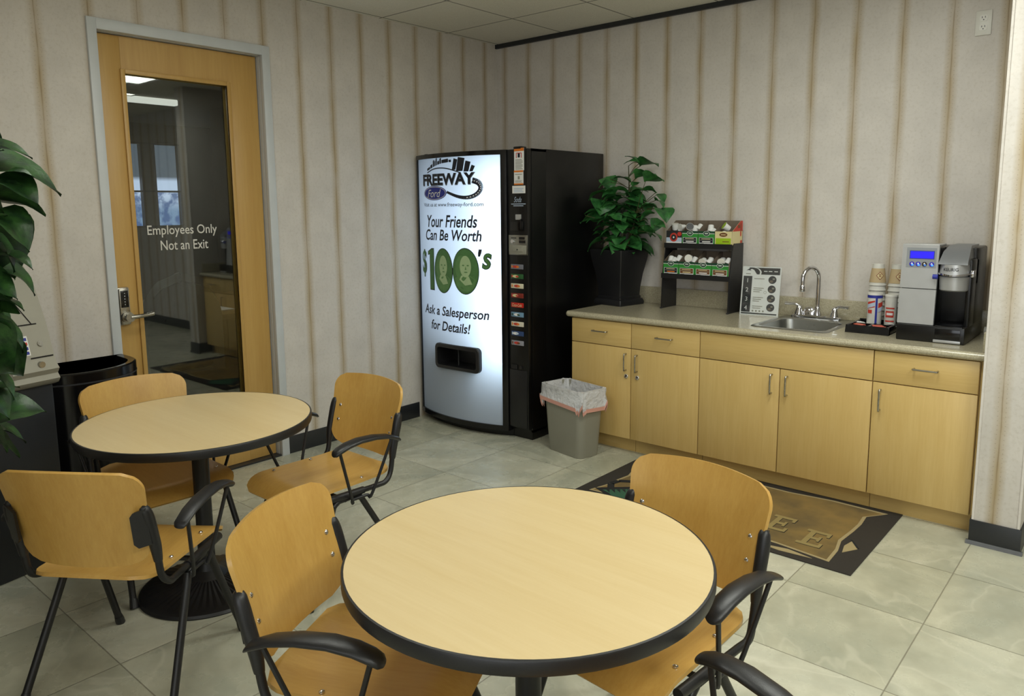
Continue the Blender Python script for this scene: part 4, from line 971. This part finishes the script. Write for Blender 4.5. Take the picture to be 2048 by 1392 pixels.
# brew head
b = MB()
def hd(z, r, y_, e=1.0): return [(3.513 + r * cos(a) * 1.0, y_ + r * sin(a) * e, z) for a in [pi + pi * i / 14 for i in range(15)]] + [(3.513 + r, -.36, z), (3.513 - r, -.36, z)]
b.loft([hd(1.178, .058, -.475), hd(1.184, .064, -.477), hd(1.25, .067, -.478), hd(1.253, .06, -.476), hd(1.259, .06, -.476), hd(1.262, .068, -.48), hd(1.312, .064, -.478)])
head = b.build('brew_head', M['silver'], km)
b = MB(); b.loft([[(3.447, -.535, 1.313), (3.579, -.535, 1.313), (3.579, -.36, 1.313), (3.447, -.36, 1.313)], [(3.449, -.525, 1.325), (3.577, -.525, 1.325), (3.577, -.34, 1.33), (3.449, -.34, 1.33)], [(3.456, -.47, 1.375), (3.574, -.47, 1.375), (3.574, -.33, 1.375), (3.456, -.33, 1.375)], [(3.468, -.4, 1.404), (3.566, -.4, 1.404), (3.566, -.2, 1.404), (3.468, -.2, 1.404)]])
b.build('lid', pm('lid_grey', '#7d7f82', .35, .3), km)
b = MB(); rings = []
for i in range(15):
    a = pi + pi * i / 14; rings.append([(3.513 + r_ * cos(a), -.478 + r_ * 1.02 * sin(a), z_ + .01 * abs(cos(a))) for r_, z_ in ((.066, 1.252), (.078, 1.254), (.078, 1.262), (.066, 1.262))])
b.loft(rings); b.box(3.585, -.49, 1.25, 3.6, -.44, 1.285, bev=.004); b.build('lift_handle', M['chrome'], km)
b = MB(); text_on(b, 'KEURIG', 0, 0, 1.289, .066, .016, bold=.008, warp=lambda v: Vector((3.508 + v.x, -.478 - .0675 * sqrt(max(.05, 1 - ((v.x - .005) / .067) ** 2)) - .0022, v.z)))
b.build('head_lettering', M['char'], head, recalc=False)
b = MB(); b.box(3.45, -.542, .993, 3.575, -.37, 1.003, bev=.002); b.m(1); b.box(3.45, -.549, .918, 3.572, -.545, .932, bev=.002); b.m(0); b.box(3.455, -.5475, .94, 3.57, -.54, .99, bev=.002)
b.build('drip_tray', [M['blackg'], M['silver']], km)
b = MB(); b.tube([(3.43, -.545, 1.25), (3.452, -.545, 1.25)], .012, 14); b.build('side_button', M['navy'], km)
o = MB(); o.lathe([(.0, -.03), (.022, -.03), (.024, -.01), (.016, .0), (.016, .015), (.01, .02), (.0, .02)], 18); o = o.build('hose_fitting', M['white']); o.rotation_euler = (0, pi / 2, 0); o.location = (3.64, -.14, CT + .0245)
tag(o, 'white plastic hose fitting on the counter behind the coffee machine', 'fitting')
# wall outlet
ol_ = thing('power_outlet', 'white double power outlet high on the wall at the right', 'outlet', (3.475, -.004, 2.56))
b = MB(); b.box(3.437, -.008, 2.497, 3.513, -.0005, 2.625, bev=.004); b.build('cover_plate', M['white'], ol_)
for z_ in (2.585, 2.538):
    b = MB(); b.prism(rr(3.475, z_, .019, .016, .012), -.0105, -.006, 'y'); b.m(1)
    for x_ in (-.007, .007): b.box(3.475 + x_ - .0015, -.0112, z_ + .0, 3.475 + x_ + .0015, -.009, z_ + .009)
    b.prism(ring(3.475, z_ - .008, .003, .003, 10), -.0112, -.009, 'y')
    b.build('socket', [M['white'], M['ink']], ol_)
# ================================================================ on the floor
# waste bin with a liner
bn = thing('waste_bin', 'taupe plastic waste bin with a white liner in front of the left cabinet', 'waste bin', (1.43, -.872, 0), radians(-11))
def br(hx, hy, z, r=.05, jit=0, seed=0):
    rs_ = random.Random(seed)
    return [(x + rs_.uniform(-jit, jit), y + rs_.uniform(-jit, jit), z + rs_.uniform(-jit, jit)) for x, y in rr(0, 0, hx, hy, r, 5)]
b = MB(); b.loft([br(.158, .09, 0, .045), br(.163, .094, .006), br(.19, .112, .43), br(.198, .12, .432), br(.198, .12, .446), br(.187, .11, .446), br(.158, .088, .012)])
b.build('bin_body', M['grey'], bn, world=False)
lm = NT('liner_film'); lm.base((.72, .72, .74)).rough(.3); lm.b.inputs['Transmission Weight'].default_value = .0
d1 = lm.n('BsdfTransparent'); m1 = lm.n('MixShader', {0: .78, 1: d1.outputs[0], 2: lm.b.outputs[0]}); lm.t.links.new(m1.outputs[0], lm.out.inputs[0]); lm.bump(lm.noise(28), .7, .02)
b = MB()
def fr_(hx, hy, z, jit, seed, r=.05, zj=.5):
    pts = rr(0, 0, hx, hy, r, 12); rs_ = random.Random(seed); n_ = len(pts); ph = [rs_.uniform(0, 6.28) for _ in range(4)]
    out = []
    for i, (x, y) in enumerate(pts):
        a = 2 * pi * i / n_; w_ = jit * (sin(7 * a + ph[0]) + .7 * sin(13 * a + ph[1]) + .5 * sin(23 * a + ph[2]))
        L_ = math.hypot(x, y); out.append((x * (1 + w_ / L_), y * (1 + w_ / L_), z + zj * w_))
    return out
b.loft([fr_(.209, .13, .335 , .007, 1, zj=3.), fr_(.204, .126, .385, .004, 2), fr_(.203, .125, .43, .003, 3), fr_(.203, .125, .45, .002, 3), fr_(.188, .111, .452, .002, 3), fr_(.175, .1, .36, .006, 4), fr_(.16, .088, .2, .008, 5)], cap=False)
lin = b.build('liner', lm.mat, bn, world=False, recalc=True)
b = MB(); b.loft([fr_(.2105, .1315, .318, .007, 1, zj=3.), fr_(.2105, .1315, .343, .007, 1, zj=3.)], cap=False)
b.build('red_drawstring', pm('liner_red', '#d09a8c', .4), lin, world=False)

# floor mat
mt = thing('floor_mat', 'brown and black floor mat with a green mug picture in front of the cabinets', 'floor mat', (2.617, -1.05, 0))
ma = {'d': pm('mat_black', '#2f2a24', .95, bump=.5, bscale=500), 't': None, 'c': pm('mat_cream', '#a3926a', .95, bump=.5, bscale=500), 'g': pm('mat_green', '#2f5a42', .95, bump=.5, bscale=500), 'k': pm('mat_ink', '#16181a', .95)}
k = NT('mat_tan'); c = k.mix(k.ramp(k.noise(4, None, 4), .35, .65), srgb('#8a703c'), srgb('#685735')); k.base(c).rough(.95); k.bump(k.noise(500), .5, .004); ma['t'] = k.mat
mx0, mx1, my0, my1 = 1.85, 3.385, -1.485, -.628
def mz(pts, z0, z1): return pts
b = MB(); b.box(mx0, my0, .0008, mx1, my1, .006, bev=.002); base_ = b.build('mat_backing', ma['d'], mt)
rs = random.Random(4)
def ragged(x0, y0, x1, y1, n_, j, seed):
    r_ = random.Random(seed); P = []
    for (xa, ya), (xb, yb) in (((x0, y0), (x1, y0)), ((x1, y0), (x1, y1)), ((x1, y1), (x0, y1)), ((x0, y1), (x0, y0))):
        for i in range(n_):
            t_ = i / n_; P.append((xa + (xb - xa) * t_ + r_.uniform(-j, j), ya + (yb - ya) * t_ + r_.uniform(-j, j)))
    return P
def inset(P, s_, c=((mx0 + mx1) / 2, (my0 + my1) / 2)): return [(c[0] + (x - c[0]) * (1 - s_ * 1.0), c[1] + (y - c[1]) * (1 - s_ * 1.8)) for x, y in P]
out_ = ragged(mx0 + .1, my0 + .105, mx1 - .13, my1 - .05, 6, .022, 9)
out_[6] = (mx1 - .115, my0 + .065); out_[0] = (mx0 + .07, my0 + .1); out_[12] = (mx1 - .06, my1 - .05)
b = MB(); b.prism(out_, .0058, .0072); b.m(1); b.prism(inset(out_, .025), .007, .0078)
b.m(0)
for P in ([(mx1 - .1, my0 + .2), (mx1 - .055, my0 + .28), (mx1 - .1, my0 + .36), (mx1 - .115, my0 + .28)], [(mx0 + .06, my1 - .2), (mx0 + .1, my1 - .05), (mx0 + .13, my1 - .12), (mx0 + .08, my1 - .3)], [(2.95, my0 + .05), (3.05, my0 + .035), (3.2, my0 + .05), (3.08, my0 + .075)]): b.prism(P, .0058, .0076)
b.m(2)
for P in ([(mx1 - .06, my0 + .285), (mx1 - .05, my0 + .29), (mx1 - .105, my0 + .37), (mx1 - .112, my0 + .365)],): b.prism(P, .0058, .0078)
b.build('parchment_design', [ma['c'], ma['t'], ma['k']], mt)
for cx_, y_ in ((2.935, -1.15), (3.13, -1.22)):
    b = MB()
    for m_, off in ((1, .003), (0, 0)):
        b.m(m_); z1 = .0081 if m_ else .0095
        X, Y = cx_ + off, y_ - off
        for q_, (a, c, d, e) in enumerate(((-.035, -.085, -.01, .085), (-.055, -.095, .06, -.07), (-.055, .07, .06, .095), (-.035, -.012, .03, .012), (.045, -.095, .06, -.045), (.045, .045, .06, .095), (.02, -.03, .033, .03))): b.box(X + a, Y + c, .0076 - q_ * .00008, X + d, Y + e, z1 + q_ * .00015)
    b.build('raised_letter', [pm('mat_letter', '#92804f', .95, bump=.5, bscale=500), ma['k']], mt)
b = MB(); b.X = Matrix.Translation((2.10, -1.31, 0)) @ Matrix.Rotation(radians(40), 4, 'Z')
g_ = lambda P: P
b.m(1); b.prism(g_([(-.15, .085), (.2, .1), (.12, -.2), (-.05, -.2), (-.11, .0)]), .0076, .0086); b.m(0); b.prism(g_([(-.11, .05), (.15, .06), (.1, -.18), (-.03, -.18), (-.08, .0)]), .008, .0092)
b.m(1)
for i in range(8): b.prism(g_([(-.09 + i * .03, .05), (-.07 + i * .03, .05), (-.075 + i * .03, .0)]), .009, .0096)
hp = [(-.06, .08), (-.05, .15), (.0, .19), (.07, .18), (.1, .14), (.1, .08)]
for p0, p1 in zip(hp, hp[1:]):
    d_ = Vector((p1[0] - p0[0], p1[1] - p0[1])).normalized() * .02
    b.prism(g_([(p0[0] - d_.y, p0[1] + d_.x), (p0[0] + d_.y, p0[1] - d_.x), (p1[0] + d_.y, p1[1] - d_.x), (p1[0] - d_.y, p1[1] + d_.x)]), .0076, .0088)
b.build('mug_picture', [ma['g'], ma['k']], mt)

# round tables
def table(loc, label):
    t_ = thing('round_table', label, 'table', loc, 0, 'round pedestal tables')
    Rt, h = .4605, .75
    b = MB(); b.lathe([(0, h - .028), (Rt - .004, h - .028), (Rt - .004, h - .0002), (0, h)], 96); b.build('tabletop', M['top'], t_, world=False)
    b = MB(); b.lathe([(Rt - .005, h - .034), (Rt + .001, h - .034), (Rt + .003, h - .028), (Rt + .003, h - .004), (Rt + .001, h - .0005), (Rt - .0042, h + .0002)], 96, cap=False); b.build('edge_band', M['black'], t_, world=False)
    b = MB(); b.lathe([(.034, .03), (.034, h - .04)], 28); b.build('column', M['blackm'], t_, world=False)
    b = MB(); b.box(-.26, -.03, h - .045, .26, .03, h - .03); b.box(-.03, -.26, h - .045, .03, .26, h - .03); b.build('support_spider', M['blackm'], t_, world=False)
    seg = 96; prof = [(.275, 0), (.278, .006), (.272, .016), (.255, .022), (.15, .04), (.08, .062), (.045, .09), (.036, .12)]
    rings = []
    for r, z in prof: rings.append([(r * cos(2 * pi * i / seg), r * sin(2 * pi * i / seg), z + (.005 if i % 2 else 0) * (1 if .1 < r < .26 else 0)) for i in range(seg)])
    b = MB(); b.loft(rings); b.build('ribbed_base', M['blackm'], t_, world=False, ang=25)
    return t_
table((3.1535, -3.4156, 0), 'round pale wood table with a black rim, nearest the camera')
table((1.299, -3.3485, 0), 'round pale wood table with a black rim, in front of the door')

# chairs
CHS = dict(wt=.244, yt=-.305, zt=.824, wb=.21, yb=-.225, zb=.515)
def make_chair():
    t_ = thing('stacking_armchair', 'beech plywood armchair', 'chair', (0, 0, 0), 0, 'beech plywood armchairs')
    # seat: dished, waterfall front, curled-down rear
    def seat(u, v):
        y = -.262 + .51 * (v + 1) / 2
        w = .205 + .02 * (v + 1) / 2
        d_ = min((1 - abs(v)) * .225, .06); r = .06; ins = r - sqrt(max(0, r * r - (r - d_) ** 2))
        x = u * (w - ins)
        z = .452 - .012 * (1 - u * u) * (1 - v * v) - (.05 * ((v - .55) / .45) ** 2 if v > .55 else 0) + (.012 * ((-v - .6) / .4) ** 2 if v < -.6 else 0)
        return (x, y - (.012 * ((v - .55) / .45) ** 2 if v > .55 else 0), z)
    b = MB(); b.plate(seat, 16, 28, .012); seat_o = b.build('seat', M['beech_y'], t_, world=False, ang=50)
    H_ = CHS['zt'] - CHS['zb']
    def back(u, v):
        tv = (v + 1) / 2
        w = CHS['wb'] + (CHS['wt'] - CHS['wb']) * tv
        r = .058; d_ = min((1 - abs(v)) * H_ / 2, r); ins = r - sqrt(max(0, r * r - (r - d_) ** 2))
        x = u * (w - ins)
        y = CHS['yb'] + (CHS['yt'] - CHS['yb']) * (tv ** 1.15) - .045 * (1 - (x / .236) ** 2)
        z = CHS['zb'] + H_ * tv + .016 * tv * (1 - (x / .236) ** 2) - .012 * (1 - tv) * (1 - (x / .236) ** 2)
        return (x, y, z)
    b = MB(); b.plate(back, 20, 30, .012); back_o = b.build('backrest', M['beech'], t_, world=False, ang=50)
    proto = {}
    for s in (-1, 1):
        X = s * .23
        b = MB(); b.tube([(s * .228, .15, .424), (s * .228, .02, .42), (s * .23, -.14, .417), (s * .236, -.19, .425), (X, -.222, .46), (X, -.235, .53)], .0115, 12, 5)
        b.tube([(s * .228, .15, .424), (s * .228, -.07, .418)], .0155, 12)
        b.build('side_rail', M['blackm'], t_, world=False)
        b = MB(); b.tube([(X, -.234, .515), (X, -.243, .57), (X, -.268, .665), (X * .985, -.278, .70), (X * .95, -.285, .712)], [.0135, .018, .0195, .017, .008], 14, 4)
        pl_ = []
        b.loft([[(s * xx, yy, zz) for xx, yy, zz in ((.236, -.258, .585), (.204, -.276, .578), (.192, -.282, .592), (.192, -.294, .685), (.204, -.296, .70), (.236, -.28, .71))], [(s * xx, yy - .012, zz) for xx, yy, zz in ((.236, -.258, .585), (.204, -.276, .578), (.192, -.282, .592), (.192, -.294, .685), (.204, -.296, .70), (.236, -.28, .71))]])
        b.build('back_bracket', M['black'], t_, world=False)
        # legs: front and rear meet at a short bar under the rail
        for nm, P in (('front', [(s * .222, .06, .402), (s * .224, .085, .385), (s * .252, .235, .02)]), ('rear', [(s * .222, -.03, .402), (s * .224, -.06, .385), (s * .258, -.265, .02)])):
            b = MB(); b.tube([P[0], P[1], tuple(Vector(P[1]).lerp(Vector(P[2]), .1)), P[2]], .0132, 12, 4)
            lg = b.build('leg', M['blackm'], t_, world=False)
            d_ = (Vector(P[2]) - Vector(P[1])).normalized()
            e_ = Vector(P[2]); b = MB(); b.tube([tuple(e_ - d_ * .02), tuple(e_ - d_ * .0), tuple(e_ + d_ * .0185)], [.0145, .017, .0175], 12); b.build('foot_cap', M['black'], lg, world=False)
        b = MB(); b.tube([(s * .222, -.035, .402), (s * .222, .065, .402)], .0112, 12); b.box(s * .222 - .012, -.02, .4, s * .222 + .012, .05, .42); b.build('leg_bridge', M['blackm'], t_, world=False)
        # armrest on a bent wire
        XA = s * .298
        b = MB(); b.tube([(XA, -.17, .628), (XA, -.165, .612), (s * .262, -.09, .405), (s * .245, -.075, .398), (s * .245, .0, .398), (s * .262, .015, .405), (XA, .09, .618), (XA, .092, .637)], .0068, 10, 5); b.build('arm_support', M['blackm'], t_, world=False)
        b = MB(); rings = []
        arch = [(-.215, .622, .018, .008), (-.205, .630, .024, .011), (-.15, .651, .027, .012), (-.08, .664, .029, .013), (0, .668, .030, .014), (.06, .661, .029, .015), (.098, .650, .027, .016), (.118, .641, .023, .015), (.126, .637, .013, .009)]
        for y_, z_, hw_, hh_ in arch: rings.append([(XA + hw_ * cos(2 * pi * i / 20) * (1 if abs(cos(2 * pi * i / 20)) > .3 else 1.0), y_, z_ + hh_ * sin(2 * pi * i / 20) * (.8 if sin(2 * pi * i / 20) > 0 else 1)) for i in range(20)])
        b.loft(rings); b.build('armrest', M['black'], t_, world=False, ang=60)
    for z_ in (.385,):
        b = MB(); b.tube([(-.222, .02, z_ + .012), (.222, .02, z_ + .012)], .0095, 10); b.build('cross_bar', M['blackm'], t_, world=False)
    bolt = None
    def put_bolt(p, n_, par):
        nonlocal bolt
        if bolt is None:
            b = MB(); b.lathe([(0, .0045), (.004, .004), (.0072, .0015), (.0076, -.001)], 14); bolt = b.build('bolt', M['chrome'], par, world=False); o = bolt
        else:
            o = bolt.copy(); COL.objects.link(o); o.parent = par
        o.location = p; o.rotation_euler = Vector(n_).to_track_quat('Z', 'Y').to_euler()
    def back_at(x, z):
        tv = (z - CHS['zb']) / H_; y = CHS['yb'] + (CHS['yt'] - CHS['yb']) * tv ** 1.15 - .045 * (1 - (x / .236) ** 2)
        return y
    for s in (-1, 1):
        for z_ in (.683, .617): put_bolt((s * .186, back_at(s * .186, z_) + .0065, z_), (-s * .25, 1, .2), back_o)
        for y_ in (-.094, .1): put_bolt((s * .188, y_, .4585), (0, 0, 1), seat_o)
    return t_
proto = make_chair()
CH = CHAIR_POSES
for i, (x, y, a, label) in enumerate(CH):
    c = proto if i == 0 else dup(proto)
    c.location = (x, y, 0); c.rotation_euler = (0, 0, radians(a - 90)); c['label'] = label

# card machine, rubbish bin and big plant along the left wall
am = thing('cash_machine', 'grey cash machine on a dark cabinet behind the leaves at the left edge', 'cash machine', (.36, -3.98, 0), radians(14))
fx = .24
b = MB(); b.box(-.26, -.3, 0, fx, .3, .84, bev=.01); b.build('lower_cabinet', M['vinyl'], am, world=False)
gp = pm('beige_grey_plastic', '#9a978a', .42)
b = MB(); b.prism([(-.26, .84), (fx + .01, .84), (fx + .035, .85), (fx + .05, .87), (fx + .035, .892), (fx + .05, .915), (fx + .03, .94), (fx + .02, .965), (fx - .02, 1.12), (fx - .09, 1.3), (fx - .16, 1.38), (-.26, 1.38)], -.305, .305, 'y')
fas = b.build('fascia', gp, am, world=False)
b = MB(); b.box(fx - .02, -.22, .875, fx + .052, .1, .93); b.m(1); b.box(fx + .05, -.15, .885, fx + .053, .02, .905); b.build('dispenser_slot', [pm('recess_grey', '#77756b', .5), M['blackg']], fas, world=False)
b = MB(); nrm_ = Vector((1, 0, .28)).normalized()
def onf(y, z): 
    # point on the sloping face above the tray
    P = [(fx + .02, .965), (fx - .02, 1.12), (fx - .09, 1.3)]
    for (xa, za), (xb, zb) in zip(P, P[1:]):
        if z <= zb: return Vector((xa + (xb - xa) * (z - za) / (zb - za), y, z))
    return Vector((P[-1][0], y, z))
def fq(mb, y0, z0, y1, z1, e=.002): mb.poly([tuple(onf(y, z) + nrm_ * e) for y, z in ((y0, z0), (y1, z0), (y1, z1), (y0, z1))], [(0, 1, 2, 3)])
fq(b, .125, .985, .205, 1.07); cols = [M['paperw'], M['red'], M['navy'], M['dgreen'], M['lblue']]
for i in range(4):
    for j in range(2):
        b.m([1, 2, 3, 2, 4, 1, 4, 2][i * 2 + j]); fq(b, .13 + j * .038, .99 + i * .02, .162 + j * .038, 1.003 + i * .02, .003)
b.build('card_stickers', cols, fas, world=False)
p_ = onf(.255, 1.03); b = MB(); b.tube([tuple(p_ - nrm_ * .004), tuple(p_ + nrm_ * .006)], .012, 16); b.build('key_lock', M['nickel'], fas, world=False)
p_ = Vector((fx + .03, .235, .94)); b = MB(); b.tube([tuple(p_ - Vector((.01, 0, 0))), tuple(p_ + Vector((.012, 0, 0)))], .014, 16); b.build('key_lock', M['nickel'], fas, world=False)
b = MB(); fq(b, .12, 1.115, .26, 1.12); fq(b, .2, .968, .3, .974); b.poly([tuple(onf(y, z) + nrm_ * .002) for y, z in ((.235, 1.12), (.24, 1.12), (.16, 1.29), (.155, 1.29))], [(0, 1, 2, 3)])
b.poly([tuple(onf(y, z) + nrm_ * .002) for y, z in ((-.28, 1.13), (.08, 1.13), (.08, 1.29), (-.28, 1.29))], [(0, 1, 2, 3)])
b.build('panel_groove', M['blackg'], fas, world=False)
rb = thing('rubbish_receptacle', 'black half-round rubbish receptacle against the wall left of the door', 'rubbish bin', (.2, -3.42, 0))
def half(s_, z, c=(.03, -3.41)): return [(c[0], c[1] - .285 * s_, z)] + [(c[0] + (.12 + .25 * s_ * sin(a)) , c[1] - .285 * s_ * cos(a), z) for a in [pi * i / 20 for i in range(21)]] + [(c[0], c[1] + .285 * s_, z)]
b = MB(); b.loft([half(.97, 0), half(.98, .02), half(1, .8), half(1, .832), half(.97, .838), half(.86, .835), half(.8, .77), half(.78, .5)], cap=True)
b.build('bin_shell', M['blackg'], rb)
b = MB(); b.loft([half(1.006, .782), half(1.006, .79)], cap=False); b.build('lid_seam', M['char'], rb)
fpz = thing('floor_plant', 'tall leafy floor plant with drooping dark green leaves at the left edge', 'floor plant', (1.43, -4.42, 0))
cP = (1.43, -4.42)
b = MB(); b.lathe([(.11, 0), (.12, .01), (.155, .3), (.16, .31), (.15, .31), (.14, .27), (0, .27)], 32, (*cP, 0), cap=False); b.build('pot', M['black'], fpz)
b = MB(); b.lathe([(0, .272), (.14, .272), (.14, .276), (0, .28)], 24, (*cP, 0), cap=False); b.build('soil', M['kraft'], fpz)
b = MB(); st2 = []
for i in range(5):
    a = i * 1.26; P = [(cP[0] + .03 * cos(a), cP[1] + .03 * sin(a), .27), (cP[0] + .05 * cos(a + .4), cP[1] + .05 * sin(a + .4), .9), (cP[0] + .07 * cos(a + .8), cP[1] + .07 * sin(a + .8), 1.45 + .08 * (i % 3))]
    b.tube(P, [.014, .011, .005], 8, 6); st2.append(P)
b.build('stem', M['stem'], fpz)
b = MB(); b2 = MB(); rs = random.Random(8)
for (x0, y0, z0, x1, y1, z1, w) in PL2:
    stamp_leaf(b, (x0, y0, z0), (x1, y1, z1), w, nv=9, nu=4, droop=.16, roll=rs.uniform(-.5, .5), heart=.05, fat=2.0)
    P = st2[rs.randrange(5)]; q_ = Vector(P[1]).lerp(Vector(P[2]), max(0, min(1, (z0 - .95) / .6))); q_ = Vector((q_.x, q_.y, min(q_.z, z0)))
    b2.tube([tuple(q_), tuple((q_ + Vector((x0, y0, z0))) / 2 + Vector((0, 0, .02))), (x0, y0, z0)], .003, 6, 3)
for i in range(70):
    a = rs.uniform(0, 2 * pi); h = rs.uniform(.78, 1.62); r0 = rs.uniform(.06, .2); r1 = r0 + rs.uniform(.12, .17)
    if cos(a - 1.2) > .6: r1 *= .85
    stamp_leaf(b, (cP[0] + r0 * cos(a), cP[1] + r0 * sin(a), h), (cP[0] + r1 * cos(a), cP[1] + r1 * sin(a), h - rs.uniform(.0, .1)), rs.uniform(.4, .6), nv=8, droop=.15, roll=rs.uniform(-.5, .5), heart=.05, fat=1.9)
    P = st2[i % 5]; q_ = Vector(P[1]).lerp(Vector(P[2]), max(0, min(1, (h - .95) / .6))); q_.z = min(q_.z, h)
    b2.tube([tuple(q_), (cP[0] + r0 * cos(a), cP[1] + r0 * sin(a), h)], .003, 6)
b.build('foliage', M['leafd'], fpz, ang=75); b2.build('leaf_stalk', M['stem'], fpz)
